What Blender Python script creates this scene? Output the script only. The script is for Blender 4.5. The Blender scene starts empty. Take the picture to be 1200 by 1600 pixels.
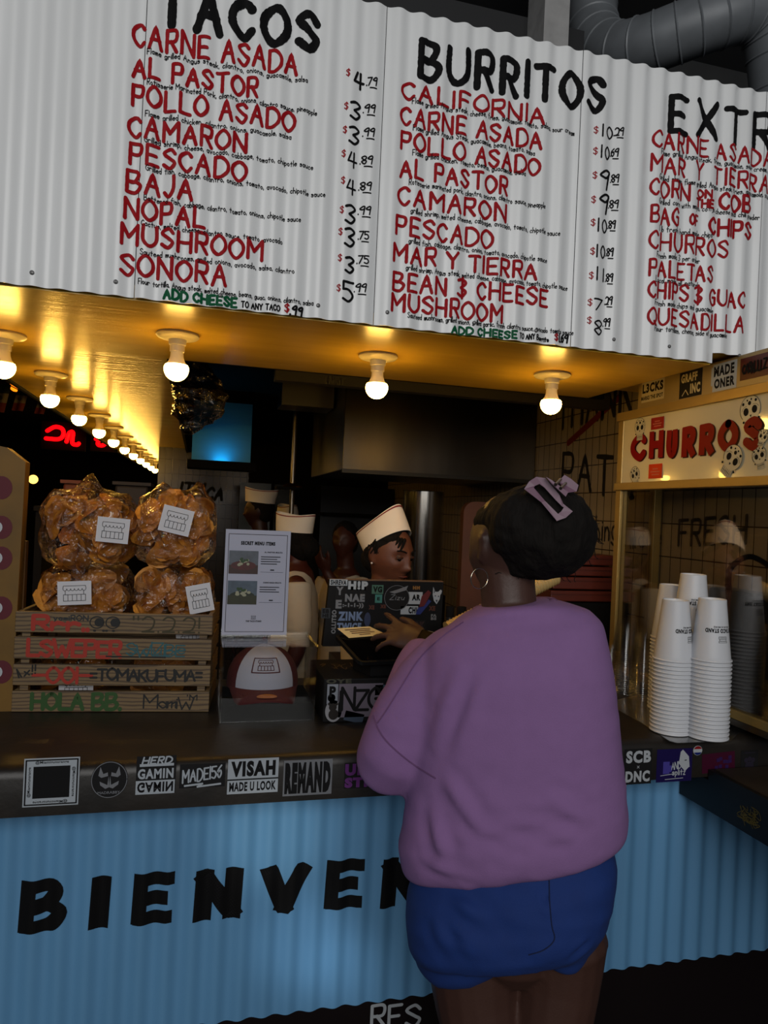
import bpy, bmesh, math, random
from mathutils import Vector, Matrix, noise, Quaternion
C = bpy.context.scene.collection
PI = math.pi
R = math.radians
V = Vector
random.seed(7)

# ------------------------------------------------------------------ camera
F = 1114.7
_yaw, _pitch, _roll = R(14.6), R(0.0335), R(2.544)
CAM = V((0, -1.7, 1.64))
_f = V((math.sin(_yaw)*math.cos(_pitch), math.cos(_yaw)*math.cos(_pitch), math.sin(_pitch)))
_r0 = V((math.cos(_yaw), -math.sin(_yaw), 0))
_u0 = _r0.cross(_f)
_r = math.cos(_roll)*_r0 + math.sin(_roll)*_u0
_u = -math.sin(_roll)*_r0 + math.cos(_roll)*_u0
cam = bpy.data.objects.new('camera', bpy.data.cameras.new('camera'))
C.objects.link(cam)
cam.matrix_world = Matrix(((_r.x, _u.x, -_f.x, CAM.x), (_r.y, _u.y, -_f.y, CAM.y), (_r.z, _u.z, -_f.z, CAM.z), (0, 0, 0, 1)))
cam.data.sensor_fit = 'VERTICAL'
cam.data.sensor_height = 36
cam.data.lens = 36*F/1600
cam.data.clip_start = 0.02
bpy.context.scene.camera = cam

# ------------------------------------------------------------------ view, world, daylight
vs = bpy.context.scene.view_settings
vs.view_transform = 'Standard'
vs.look = 'None'
vs.gamma = 1
vs.use_curve_mapping = False
vs.exposure = 0.0
w = bpy.data.worlds.new('world')
bpy.context.scene.world = w
w.use_nodes = True
w.node_tree.nodes['Background'].inputs[0].default_value = (0.55, 0.66, 0.85, 1)
w.node_tree.nodes['Background'].inputs[1].default_value = 0.05

def area(name, loc, target, sx, sy, power, col):
    l = bpy.data.lights.new(name, 'AREA')
    l.shape = 'RECTANGLE'; l.size = sx; l.size_y = sy; l.energy = power; l.color = col
    o = bpy.data.objects.new(name, l); C.objects.link(o)
    o.location = loc
    o.rotation_euler = (V(target)-V(loc)).to_track_quat('-Z', 'Y').to_euler()
    return o
area('street_daylight', (-0.6, -5.2, 3.3), (0.4, 0, 1.9), 5.0, 2.6, 165, (1.0, 0.98, 0.95))
def fleck(loc, target, ang, power, col):
    l = bpy.data.lights.new('sun_fleck', 'SPOT'); l.energy = power; l.color = col; l.spot_size = R(ang); l.spot_blend = 1; l.shadow_soft_size = .05
    o = bpy.data.objects.new('sun_fleck', l); C.objects.link(o); o.location = loc; o.rotation_euler = (V(target)-V(loc)).to_track_quat('-Z', 'Y').to_euler()
fleck((-.9, -3.6, 1.5), (.20, 0, .86), 5, 170, (1, .97, .85))
fleck((-.9, -3.6, 1.2), (.29, 0, .60), 4.5, 130, (.92, .97, 1))
fleck((-.9, -3.6, 1.1), (.38, 0, .52), 3.4, 110, (.92, .97, 1))
BULB = (1.0, 0.56, 0.10)
BULB_STRENGTH = 56
bpy.context.scene.cycles.transparent_max_bounces = 64

def at(px, py, x=None, y=None, z=None):
    v = _f + _r*((px-600)/F) - _u*((py-800)/F)
    if x is not None: t = (x-CAM.x)/v.x
    elif y is not None: t = (y-CAM.y)/v.y
    else: t = (z-CAM.z)/v.z
    return CAM + v*t

# ------------------------------------------------------------------ materials
def lin(c):
    if isinstance(c, str):
        c = [int(c[i:i+2], 16)/255 for i in (0, 2, 4)]
    return tuple(((x/12.92) if x <= .04045 else ((x+.055)/1.055)**2.4) for x in c[:3])

MATS = {}
def mat(name, col=None, rough=.5, metal=0, var=0, vscale=8, bump=0, bscale=60, emit=0, spec=.5, stretch=(1, 1, 1), col2=None, sheen=0, coat=0):
    if name in MATS: return MATS[name]
    m = bpy.data.materials.new(name); m.use_nodes = True
    nt = m.node_tree; N = nt.nodes; L = nt.links
    b = N['Principled BSDF']
    c = lin(col)
    b.inputs['Base Color'].default_value = (*c, 1)
    b.inputs['Roughness'].default_value = rough
    b.inputs['Metallic'].default_value = metal
    b.inputs['Specular IOR Level'].default_value = spec
    if sheen: b.inputs['Sheen Weight'].default_value = sheen
    if coat: b.inputs['Coat Weight'].default_value = coat
    if emit:
        b.inputs['Emission Color'].default_value = (*c, 1)
        b.inputs['Emission Strength'].default_value = emit
    if var or bump:
        tc = N.new('ShaderNodeTexCoord'); mp = N.new('ShaderNodeMapping')
        mp.inputs['Scale'].default_value = stretch
        L.new(tc.outputs['Object'], mp.inputs['Vector'])
    if var:
        t = N.new('ShaderNodeTexNoise'); t.inputs['Scale'].default_value = vscale; t.inputs['Detail'].default_value = 5
        L.new(mp.outputs[0], t.inputs['Vector'])
        rp = N.new('ShaderNodeValToRGB')
        rp.color_ramp.elements[0].position = .3; rp.color_ramp.elements[1].position = .7
        k = lin(col2) if col2 else tuple(x*(1-var) for x in c)
        rp.color_ramp.elements[0].color = (*k, 1); rp.color_ramp.elements[1].color = (*c, 1)
        L.new(t.outputs['Fac'], rp.inputs[0]); L.new(rp.outputs[0], b.inputs['Base Color'])
    if bump:
        t2 = N.new('ShaderNodeTexNoise'); t2.inputs['Scale'].default_value = bscale; t2.inputs['Detail'].default_value = 4
        L.new(mp.outputs[0], t2.inputs['Vector'])
        bp = N.new('ShaderNodeBump'); bp.inputs['Strength'].default_value = bump; bp.inputs['Distance'].default_value = .01
        L.new(t2.outputs['Fac'], bp.inputs['Height']); L.new(bp.outputs[0], b.inputs['Normal'])
    MATS[name] = m
    return m

def clear_mat(name, col=(1, 1, 1), gloss=.12, rough=.08, bump=0, bscale=30, tint=0.0, fk=.7):
    if name in MATS: return MATS[name]
    m = bpy.data.materials.new(name); m.use_nodes = True
    nt = m.node_tree; N = nt.nodes; L = nt.links
    N.remove(N['Principled BSDF'])
    tr = N.new('ShaderNodeBsdfTransparent'); tr.inputs[0].default_value = (*[x*(1-tint) for x in col], 1)
    gl = N.new('ShaderNodeBsdfGlossy'); gl.inputs['Roughness'].default_value = rough; gl.inputs[0].default_value = (1, 1, 1, 1)
    mx = N.new('ShaderNodeMixShader'); fr = N.new('ShaderNodeFresnel'); fr.inputs[0].default_value = 1.45
    ad = N.new('ShaderNodeMath'); ad.operation = 'MULTIPLY_ADD'; ad.inputs[1].default_value = fk; ad.inputs[2].default_value = gloss; ad.use_clamp = True
    L.new(fr.outputs[0], ad.inputs[0]); L.new(ad.outputs[0], mx.inputs[0])
    L.new(tr.outputs[0], mx.inputs[1]); L.new(gl.outputs[0], mx.inputs[2])
    if bump:
        tc = N.new('ShaderNodeTexCoord'); t = N.new('ShaderNodeTexNoise'); t.inputs['Scale'].default_value = bscale
        t.inputs['Detail'].default_value = 3; t.inputs['Distortion'].default_value = 1.5
        L.new(tc.outputs['Object'], t.inputs['Vector'])
        bp = N.new('ShaderNodeBump'); bp.inputs['Strength'].default_value = bump; bp.inputs['Distance'].default_value = .03
        L.new(t.outputs['Fac'], bp.inputs['Height'])
        L.new(bp.outputs[0], gl.inputs['Normal']); L.new(bp.outputs[0], fr.inputs['Normal'])
    L.new(mx.outputs[0], N['Material Output'].inputs[0])
    MATS[name] = m
    return m

def tile_mat(name, col, mortar, bw, bh, rough=.25):
    m = bpy.data.materials.new(name); m.use_nodes = True
    nt = m.node_tree; N = nt.nodes; L = nt.links
    b = N['Principled BSDF']; b.inputs['Roughness'].default_value = rough
    g = N.new('ShaderNodeNewGeometry'); sx = N.new('ShaderNodeSeparateXYZ'); cb = N.new('ShaderNodeCombineXYZ'); ad = N.new('ShaderNodeMath')
    L.new(g.outputs['Position'], sx.inputs[0]); L.new(sx.outputs[0], ad.inputs[0]); L.new(sx.outputs[1], ad.inputs[1])
    L.new(ad.outputs[0], cb.inputs[0]); L.new(sx.outputs[2], cb.inputs[1])
    t = N.new('ShaderNodeTexBrick'); t.offset = 0; t.inputs['Scale'].default_value = 1
    t.inputs['Color1'].default_value = (*lin(col), 1); t.inputs['Color2'].default_value = (*[x*.92 for x in lin(col)], 1); t.inputs['Mortar'].default_value = (*lin(mortar), 1)
    t.inputs['Mortar Size'].default_value = .0022; t.inputs['Brick Width'].default_value = bw; t.inputs['Row Height'].default_value = bh
    L.new(cb.outputs[0], t.inputs['Vector']); L.new(t.outputs[0], b.inputs['Base Color'])
    bp = N.new('ShaderNodeBump'); bp.inputs['Strength'].default_value = .4; bp.inputs['Distance'].default_value = .004; bp.invert = True
    L.new(t.outputs['Fac'], bp.inputs['Height']); L.new(bp.outputs[0], b.inputs['Normal'])
    return m

def wood_mat(name, c1, c2, scale=14):
    m = bpy.data.materials.new(name); m.use_nodes = True
    nt = m.node_tree; N = nt.nodes; L = nt.links
    b = N['Principled BSDF']; b.inputs['Roughness'].default_value = .6
    tc = N.new('ShaderNodeTexCoord'); mp = N.new('ShaderNodeMapping'); mp.inputs['Scale'].default_value = (.35, 1, 2.2)
    L.new(tc.outputs['Object'], mp.inputs[0])
    t = N.new('ShaderNodeTexWave'); t.bands_direction = 'Z'; t.inputs['Scale'].default_value = scale; t.inputs['Distortion'].default_value = 7
    t.inputs['Detail'].default_value = 3; t.inputs['Detail Scale'].default_value = 1.2
    L.new(mp.outputs[0], t.inputs[0])
    rp = N.new('ShaderNodeValToRGB'); rp.color_ramp.elements[0].color = (*lin(c1), 1); rp.color_ramp.elements[1].color = (*lin(c2), 1)
    rp.color_ramp.elements[0].position = .05; rp.color_ramp.elements[1].position = .55
    L.new(t.outputs['Fac'], rp.inputs[0]); L.new(rp.outputs[0], b.inputs[0])
    MATS[name] = m
    return m

# ------------------------------------------------------------------ objects
ORG = {}
def thing(name, label, cat, loc=(0, 0, 0), group=None):
    o = bpy.data.objects.new(name, None); C.objects.link(o)
    o.empty_display_size = .05
    o.location = loc; o['label'] = label; o['category'] = cat
    if group: o['group'] = group
    ORG[o.name] = V(loc)
    return o

def tag(o, label, cat, group=None):
    o['label'] = label; o['category'] = cat
    if group: o['group'] = group
    return o

def obj(name, bm, m, parent=None, smooth=False, label=None, kind=None, weld=False):
    """One mesh object; bm is in world coordinates (or in the thing's own frame if the thing sits at the origin)."""
    if isinstance(bm, bpy.types.Mesh):
        me = bm
    else:
        if weld: bmesh.ops.remove_doubles(bm, verts=bm.verts, dist=1e-5)
        me = bpy.data.meshes.new(name); bm.to_mesh(me); bm.free()
    o = bpy.data.objects.new(name, me); C.objects.link(o)
    org = V((0, 0, 0))
    if parent:
        o.parent = parent; org = ORG.get(parent.name, org)
    if org.length: me.transform(Matrix.Translation(-org))
    ORG[o.name] = org
    for mm in (m if isinstance(m, (list, tuple)) else [m]): me.materials.append(mm)
    if smooth:
        me.shade_smooth()
        if smooth != True: me.set_sharp_from_angle(angle=R(smooth))
    if label: o['label'] = label
    if kind: o['kind'] = kind
    return o

def solo(name, bm, m, label, cat, group=None, smooth=False):
    return tag(obj(name, bm, m, None, smooth), label, cat, group)

def struct(name, bm, m, smooth=False):
    return obj(name, bm, m, None, smooth, kind='structure')

def B(): return bmesh.new()

def box(bm, x0, x1, y0, y1, z0, z1, bev=0, M=None, mi=0):
    r = bmesh.ops.create_cube(bm, size=1)
    vs_ = r['verts']
    for v in vs_:
        v.co = V((x0+(v.co.x+.5)*(x1-x0), y0+(v.co.y+.5)*(y1-y0), z0+(v.co.z+.5)*(z1-z0)))
    if bev:
        es = list({e for v in vs_ for e in v.link_edges})
        rr = bmesh.ops.bevel(bm, geom=es, offset=bev, segments=2, affect='EDGES', profile=.5)
        vs_ = list({v for f in rr['faces'] for v in f.verts} | {v for v in vs_ if v.is_valid})
    if M:
        for v in vs_: v.co = M @ v.co
    if mi:
        for f in {f for v in vs_ for f in v.link_faces}: f.material_index = mi
    return bm

def bx(*a, **k): return box(B(), *a, **k)

def frame_from(t):
    t = t.normalized(); a = V((0, 0, 1)) if abs(t.z) < .9 else V((1, 0, 0))
    n = t.cross(a).normalized(); return n, t.cross(n).normalized()

def loft(bm, rings, cap=True, closed=True):
    vr = [[bm.verts.new(p) for p in r] for r in rings]
    n = len(vr[0])
    for a, b in zip(vr, vr[1:]):
        for i in range(n if closed else n-1):
            j = (i+1) % n
            bm.faces.new((a[i], a[j], b[j], b[i]))
    if cap:
        bm.faces.new(vr[0][::-1]); bm.faces.new(vr[-1])
    return bm

def tube(bm, pts, rad, seg=12, round_ends=False, up=None):
    """Swept tube; rad a number, a list of numbers, or a list of (side, depth) pairs."""
    pts = [V(p) for p in pts]; n = len(pts)
    if not isinstance(rad, (list, tuple)): rad = [rad]*n
    rad = [(r, r) if not isinstance(r, (tuple, list)) else r for r in rad]
    T = []
    for i in range(n):
        a = pts[max(0, i-1)]; b = pts[min(n-1, i+1)]; T.append((b-a).normalized())
    if up is not None:
        nv = (V(up)-T[0]*V(up).dot(T[0])).normalized()
    else: nv = frame_from(T[0])[0]
    rings = []
    fr = []
    for i in range(n):
        nv = (nv - T[i]*nv.dot(T[i])).normalized(); fr.append((nv.copy(), T[i].cross(nv).normalized()))
    def ring(p, k, s):
        a, b = fr[k]; return [p + a*(math.cos(2*PI*j/seg)*rad[k][0]*s) + b*(math.sin(2*PI*j/seg)*rad[k][1]*s) for j in range(seg)]
    if round_ends:
        for q in (80, 55, 28): rings.append(ring(pts[0]-T[0]*(min(rad[0])*math.sin(R(q))), 0, math.cos(R(q))))
    for i in range(n): rings.append(ring(pts[i], i, 1))
    if round_ends:
        for q in (28, 55, 80): rings.append(ring(pts[-1]+T[-1]*(min(rad[-1])*math.sin(R(q))), n-1, math.cos(R(q))))
    return loft(bm, rings)

def lathe(bm, prof, c=(0, 0, 0), seg=24, M=None, cap=False):
    c = V(c); rings = []
    for r, z in prof:
        rings.append([(M @ V((r*math.cos(2*PI*j/seg), r*math.sin(2*PI*j/seg), z)) if M else V((r*math.cos(2*PI*j/seg), r*math.sin(2*PI*j/seg), z))) + c for j in range(seg)])
    return loft(bm, rings, cap=cap)

def ball(bm, c, r, seg=20, M=None):
    if not isinstance(r, (tuple, list, Vector)): r = (r, r, r)
    rr = bmesh.ops.create_uvsphere(bm, u_segments=seg, v_segments=max(8, seg*2//3), radius=1)
    for v in rr['verts']:
        p = V((v.co.x*r[0], v.co.y*r[1], v.co.z*r[2]))
        if M: p = M @ p
        v.co = p + V(c)
    return bm

def smooth_path(pts, k=6):
    pts = [V(p) for p in pts]; n = len(pts); out = []
    for i in range(n-1):
        p0, p1, p2, p3 = pts[max(0, i-1)], pts[i], pts[i+1], pts[min(n-1, i+2)]
        if n > 3 and (pts[0]-pts[-1]).length < 1e-6:
            if i == 0: p0 = pts[-2]
            if i == n-2: p3 = pts[1]
        for s in range(k):
            t = s/k
            out.append(.5*((2*p1)+(p2-p0)*t+(2*p0-5*p1+4*p2-p3)*t*t+(3*p1-p0-3*p2+p3)*t**3))
    out.append(pts[-1].copy())
    return out

def to_mesh(bm, name='tmp'):
    me = bpy.data.meshes.new(name); bm.to_mesh(me); bm.free(); return me

def fuse(bm, voxel=.01, sm=4, name='fused'):
    """Merge overlapping closed shapes into one continuous skin."""
    me = to_mesh(bm, name)
    o = bpy.data.objects.new('tmp', me); C.objects.link(o)
    a = o.modifiers.new('r', 'REMESH'); a.mode = 'VOXEL'; a.voxel_size = voxel
    if sm:
        s = o.modifiers.new('s', 'SMOOTH'); s.iterations = sm; s.factor = .5
    dg = bpy.context.evaluated_depsgraph_get(); dg.update()
    out = bpy.data.meshes.new_from_object(o.evaluated_get(dg))
    bpy.data.objects.remove(o); bpy.data.meshes.remove(me)
    out.name = name
    return out

def copy_tree(o):
    """A copy of a thing with copies of its parts and sub-parts."""
    c = o.copy(); C.objects.link(c)
    for ch in list(o.children):
        d = ch.copy(); C.objects.link(d); d.parent = c
        for g in list(ch.children):
            e = g.copy(); C.objects.link(e); e.parent = d
    return c

# ------------------------------------------------------------------ hand lettering: strokes drawn as brush ribbons
GL = dict(A='003A60 1454', B='000A ~0A4A583505 ~0545634000', C='~583A07033052', D='000A ~0A3A67633000', E='5A0A 0A00 0050 0545', F='5A0A 0A00 0545',
 G='~583A07033051 5155 5535', H='000A 606A 0565', I='000A', J='~4A442002', K='000A 5A05 1650', L='0A00 0050', M='000A 0A34 347A 7A70', N='000A 0A60 606A',
 O='~3A07033063673A', P='000A ~0A4A584505', Q='~3A07033063673A 4260', R='000A ~0A4A584505 2550', S='~583A0835533002', T='0A6A 3A30', U='~0A0330636A', V='0A30 306A',
 W='0A20 2046 4660 608A', X='0A60 006A', Y='0A35 6A35 3530', Z='0A6A 6A00 0060', a='~2503204225 4540', b='0A00 ~0325432000', c='~4425022041', d='~2503204225 4A40',
 e='~03434425022041', f='~4A2920 0646', g='~2503204225 ~454z2y0z', h='0A00 ~032543 4340', i='0500 0707', j='~454z2y', k='0A00 4502 1340', l='0A00',
 m='0500 ~032523 2320 ~234543 4340', n='0500 ~032543 4340', o='~2503204225', p='050x ~0325432000', q='~2503204225 454x', r='0500 ~032544', s='~442504422001',
 t='2820 0545', u='~05022043 4540', v='0520 2045', w='0510 1023 2330 3045', x='0540 0045', y='0520 451x', z='0545 4500 0040')
GL.update({'0': '~2A07032043472A', '1': '0A00', '2': '~082A584200 0050', '3': '~093A5825 ~25533001', '4': '2A04 0464 4A40', '5': '5A0A 0A06 ~0636533001', '6': '~4A060220433604',
 '7': '0A5A 5A10', '8': '~3A083553300335583A', '9': '~5836073A5A58 5840', '.': '0000', ',': '010z', '$': '~583A0835533002 3B3z', '&': '~093A5825 ~25533001 3B3z', '!': '0A03 0000', "'": '0A08',
 '-': '0545', '=': '0343 0747', '#': '200A 400A', '"': '0A08 2A28', ':': '0202 0707', '_': '0060'})
CH = {**{str(i): i for i in range(10)}, 'A': 10, 'B': 11, 'z': -1, 'y': -2, 'x': -3}

def strokes(text, gap=2.4, space=4.0, jit=0, rng=random):
    out = []; x = 0
    for ch in text:
        if ch == ' ': x += space; continue
        g = GL.get(ch)
        if g is None: continue
        mx = 0; jy = rng.uniform(-jit, jit); js = 1+rng.uniform(-jit, jit)*.08
        for s in g.split():
            sm = s[0] == '~'
            if sm: s = s[1:]
            pts = [(CH[s[i]], CH[s[i+1]]) for i in range(0, len(s), 2)]
            mx = max(mx, max(p[0] for p in pts))
            pts = [V((x+p[0], p[1]*js+jy, 0)) for p in pts]
            out.append((smooth_path(pts, 5) if sm and len(pts) > 2 else pts))
        x += mx + gap
    return out, max(x-gap, 1)

_lay = [0]
def lift(vs_, quads=None):
    """Keep successive strokes of paint a hair apart so they never share one plane."""
    _lay[0] = (_lay[0]+1) % 9
    if len(vs_) < 3: return
    a = vs_[0].co; n = V((0, 0, 0))
    for i in range(1, min(len(vs_)-1, 6)): n += (vs_[i].co-a).cross(vs_[i+1].co-a)
    if n.length < 1e-12: return
    n.normalize()
    if n.dot(CAM-a) < 0: n = -n
    n *= _lay[0]*4e-5
    for v in vs_: v.co += n

def ribbon(bm, pts, wd, fmap, step, cross=1, cap='round', wob=0, rng=random, mi=0):
    P = [V((p[0], p[1], 0)) for p in pts]
    if len(P) < 2 or sum((b-a).length for a, b in zip(P, P[1:])) < 1e-6:
        P = [P[0]-V((0, wd*.1, 0)), P[0]+V((0, wd*.1, 0))]
    D = [P[0]]
    for a, b in zip(P, P[1:]):
        n = max(1, int(math.ceil((b-a).length/step)))
        for k in range(1, n+1): D.append(a.lerp(b, k/n))
    rows = []
    n = len(D)
    tt = [(D[min(n-1, i+1)]-D[max(0, i-1)]).normalized() for i in range(n)]
    h = wd/2
    if cap == 'round':
        for q in (1, .8, .45): rows.append((D[0]-tt[0]*h*q, tt[0], math.sqrt(max(.02, 1-q*q))))
    elif cap == 'square': rows.append((D[0]-tt[0]*h*.8, tt[0], 1))
    for i in range(n): rows.append((D[i], tt[i], 1+rng.uniform(-wob, wob)))
    if cap == 'round':
        for q in (.45, .8, 1): rows.append((D[-1]+tt[-1]*h*q, tt[-1], math.sqrt(max(.02, 1-q*q))))
    elif cap == 'square': rows.append((D[-1]+tt[-1]*h*.8, tt[-1], 1))
    prev = None; made = []
    for p, t, s in rows:
        nn = V((-t.y, t.x, 0))
        row = [bm.verts.new(fmap(p.x+nn.x*h*s*(2*c/cross-1), p.y+nn.y*h*s*(2*c/cross-1))) for c in range(cross+1)]; made += row
        if prev:
            for c in range(cross):
                f = bm.faces.new((prev[c], prev[c+1], row[c+1], row[c])); f.material_index = mi
        prev = row
    lift(made)

def letter(bm, text, u0, v0, width, height, wd, fmap, step=.006, cross=1, cap='round', jit=0, wob=0, gap=2.4, space=4.0, slant=0, rise=0, arc=0, mi=0, rng=random):
    st, tw = strokes(text, gap, space, jit, rng)
    sx = width/tw; sy = height/10
    for s in st:
        q = []
        for p in s:
            u = u0+p.x*sx + slant*p.y*sy; v = v0+p.y*sy + rise*(p.x*sx)
            q.append((u, v))
        ribbon(bm, q, wd, fmap, step, cross, cap, wob, rng, mi)
    return bm

def plane(o, U, N, eps=.0006):
    """(u, v) -> a point on the upright plane through o along U, lifted off along N."""
    o = V(o)+V(N)*eps; U = V(U)
    return lambda u, v: o + U*u + V((0, 0, v))

def plane2(o, U, W, N, eps=.0006):
    o = V(o)+V(N)*eps; U = V(U); W = V(W)
    return lambda u, v: o + U*u + W*v

FONTC = {}
def print_text(bm, text, u0, v0, width, height, fmap, bold=.0, shear=0, mi=0, flipx=False, flipy=False):
    """Printed (block) lettering stretched to fit a box."""
    key = (text, bold, shear)
    if key not in FONTC:
        c = bpy.data.curves.new('t', 'FONT'); c.body = text; c.offset = bold; c.shear = shear; c.space_character = 1+bold*3; c.resolution_u = 3
        o = bpy.data.objects.new('t', c); C.objects.link(o)
        dg = bpy.context.evaluated_depsgraph_get(); dg.update()
        me = bpy.data.meshes.new_from_object(o.evaluated_get(dg))
        FONTC[key] = ([v.co.copy() for v in me.vertices], [tuple(p.vertices) for p in me.polygons])
        bpy.data.objects.remove(o); bpy.data.curves.remove(c); bpy.data.meshes.remove(me)
    vs_, fs = FONTC[key]
    if not vs_: return bm
    x0 = min(v.x for v in vs_); x1 = max(v.x for v in vs_); y0 = min(v.y for v in vs_); y1 = max(v.y for v in vs_)
    out = []
    for v in vs_:
        a = (v.x-x0)/(x1-x0+1e-9); b = (v.y-y0)/(y1-y0+1e-9)
        if flipx: a = 1-a
        if flipy: b = 1-b
        out.append(bm.verts.new(fmap(u0+a*width, v0+b*height)))
    for f in fs:
        try:
            q = bm.faces.new([out[i] for i in f]); q.material_index = mi
        except ValueError: pass
    return bm

def disc(bm, u, v, r, fmap, seg=20, ry=None, mi=0, a0=0, a1=2*PI):
    ry = ry or r
    n = seg if a1-a0 >= 2*PI-.01 else seg+1
    vv = [bm.verts.new(fmap(u+r*math.cos(a0+(a1-a0)*i/seg), v+ry*math.sin(a0+(a1-a0)*i/seg))) for i in range(n)]
    lift(vv); f = bm.faces.new(vv); f.material_index = mi; return bm

def quad(bm, u0, v0, u1, v1, fmap, mi=0):
    return poly(bm, ((u0, v0), (u1, v0), (u1, v1), (u0, v1)), fmap, mi)

def poly(bm, pts, fmap, mi=0):
    vv = [bm.verts.new(fmap(*p)) for p in pts]; lift(vv); f = bm.faces.new(vv); f.material_index = mi; return bm

def line(bm, pts, wd, fmap, step=.02, mi=0, cap='square', closed=False):
    if closed: pts = list(pts)+[pts[0]]
    for a, b in zip(pts, pts[1:]): ribbon(bm, [a, b], wd, fmap, step, 1, cap, 0, random, mi)
    return bm
def curve(bm, pts, wd, fmap, step=.004, mi=0):
    ribbon(bm, smooth_path([V((p[0], p[1], 0)) for p in pts], 6), wd, fmap, step, 1, 'round', 0, random, mi); return bm
# ================================================================== the place
PITCH, AMP = .057, .0048
def face(x): return AMP*math.cos(2*PI*x/PITCH)

def corrugated(x0, x1, z0, z1, th=.0018, y=0.0):
    bm = B(); n = max(4, int((x1-x0)/PITCH*20)); rows = []
    for i in range(n+1):
        x = x0+(x1-x0)*i/n; f = y+face(x)
        rows.append((bm.verts.new((x, f, z0)), bm.verts.new((x, f, z1)), bm.verts.new((x, f+th, z1)), bm.verts.new((x, f+th, z0))))
    for a, b in zip(rows, rows[1:]):
        for i in range(4):
            j = (i+1) % 4; bm.faces.new((a[i], b[i], b[j], a[j]))
    bm.faces.new(rows[0]); bm.faces.new(rows[-1][::-1])
    bmesh.ops.recalc_face_normals(bm, faces=bm.faces)
    return bm

def on_sheet(eps=.0016):
    return lambda u, v: V((u, face(u)-eps, v))

m_white = mat('white_painted_tin', (.90, .91, .915), .33, var=.06, vscale=3, stretch=(3, 1, .6))
m_blue = mat('pale_blue_painted_tin', (.38, .59, .76), .45, var=.12, vscale=2.2, stretch=(3, 1, .8))
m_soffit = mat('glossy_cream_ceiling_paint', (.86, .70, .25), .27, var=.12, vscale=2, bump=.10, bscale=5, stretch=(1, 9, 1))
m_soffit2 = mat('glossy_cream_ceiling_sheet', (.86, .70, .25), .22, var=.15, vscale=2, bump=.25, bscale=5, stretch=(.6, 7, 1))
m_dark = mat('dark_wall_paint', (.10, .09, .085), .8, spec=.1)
m_darker = mat('near_black_paint_and_shade', (.06, .055, .055), .8, spec=.1)
m_floor = mat('dark_brown_floor', (.05, .03, .028), .6, var=.3)
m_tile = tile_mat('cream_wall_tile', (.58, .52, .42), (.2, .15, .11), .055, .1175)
m_black = mat('black_lettering_paint', (.055, .055, .06), .7, spec=.12)
m_red = mat('dark_red_lettering_paint', (.60, .05, .09), .6, spec=.15)
m_green = mat('green_lettering_paint', (.02, .33, .20), .6, spec=.15)
m_steel = mat('brushed_stainless_steel', (.50, .48, .45), .3, 1, var=.1, bump=.05, bscale=40, stretch=(6, 6, .4))
m_grey_paint = mat('grey_exterior_paint', (.33, .34, .35), .7, var=.1)

struct('floor', bx(-7, 4, -7, 12, -.1, 0), m_floor)
struct('wall_front', corrugated(-2.3, 2.6, .43, .99, y=0), m_blue, smooth=35)
front_wall = bpy.data.objects['wall_front']
struct('trim_1', bx(-2.3, 2.6, .012, .04, 0, .99), mat('black_kick_board', (.07, .045, .05), .8, spec=.1))
trim = bpy.data.objects['trim_1']
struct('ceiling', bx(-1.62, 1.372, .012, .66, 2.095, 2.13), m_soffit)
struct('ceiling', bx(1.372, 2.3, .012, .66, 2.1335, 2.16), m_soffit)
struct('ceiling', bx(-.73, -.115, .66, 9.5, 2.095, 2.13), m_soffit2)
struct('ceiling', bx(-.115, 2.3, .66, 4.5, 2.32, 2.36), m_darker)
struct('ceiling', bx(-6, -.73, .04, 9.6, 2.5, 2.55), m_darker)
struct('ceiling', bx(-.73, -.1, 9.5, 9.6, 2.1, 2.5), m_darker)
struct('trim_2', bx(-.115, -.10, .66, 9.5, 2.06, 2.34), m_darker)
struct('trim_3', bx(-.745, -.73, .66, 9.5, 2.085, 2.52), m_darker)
struct('trim_4', bx(-.10, 1.44, .661, .68, 2.096, 2.34), m_darker)
struct('wall_right', bx(1.615, 1.70, .02, 4.5, 0, 2.4), m_tile)
wall_right = bpy.data.objects['wall_right']
struct('wall_back', bx(.40, 1.7, 4.4, 4.5, 0, 2.4), m_darker)  # near-black instead of tile: the unlit kitchen's darkness is put into the colour
struct('wall_back', bx(-.33, .40, 4.4, 4.5, 0, 2.4), tile_mat('shaded_wall_tile', (.17, .145, .115), (.13, .11, .09), .055, .1175))  # pale tile, its colour lowered to carry the low light back here
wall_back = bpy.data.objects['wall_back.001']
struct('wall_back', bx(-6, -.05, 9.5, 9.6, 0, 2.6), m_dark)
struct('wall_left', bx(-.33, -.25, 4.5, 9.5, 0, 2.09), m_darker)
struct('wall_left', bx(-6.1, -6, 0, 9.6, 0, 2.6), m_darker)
struct('wall_front', bx(-6, -2.3, 0, .04, 0, 3.2), m_grey_paint)  # this and the next wall: unseen, added to keep street light out
struct('wall_front', bx(-2.3, -1.62, .0, .04, 1.1, 3.2), m_grey_paint)
struct('wall_front', bx(2.0, 4, .05, .1, 0, 3.2), m_darker)
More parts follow.
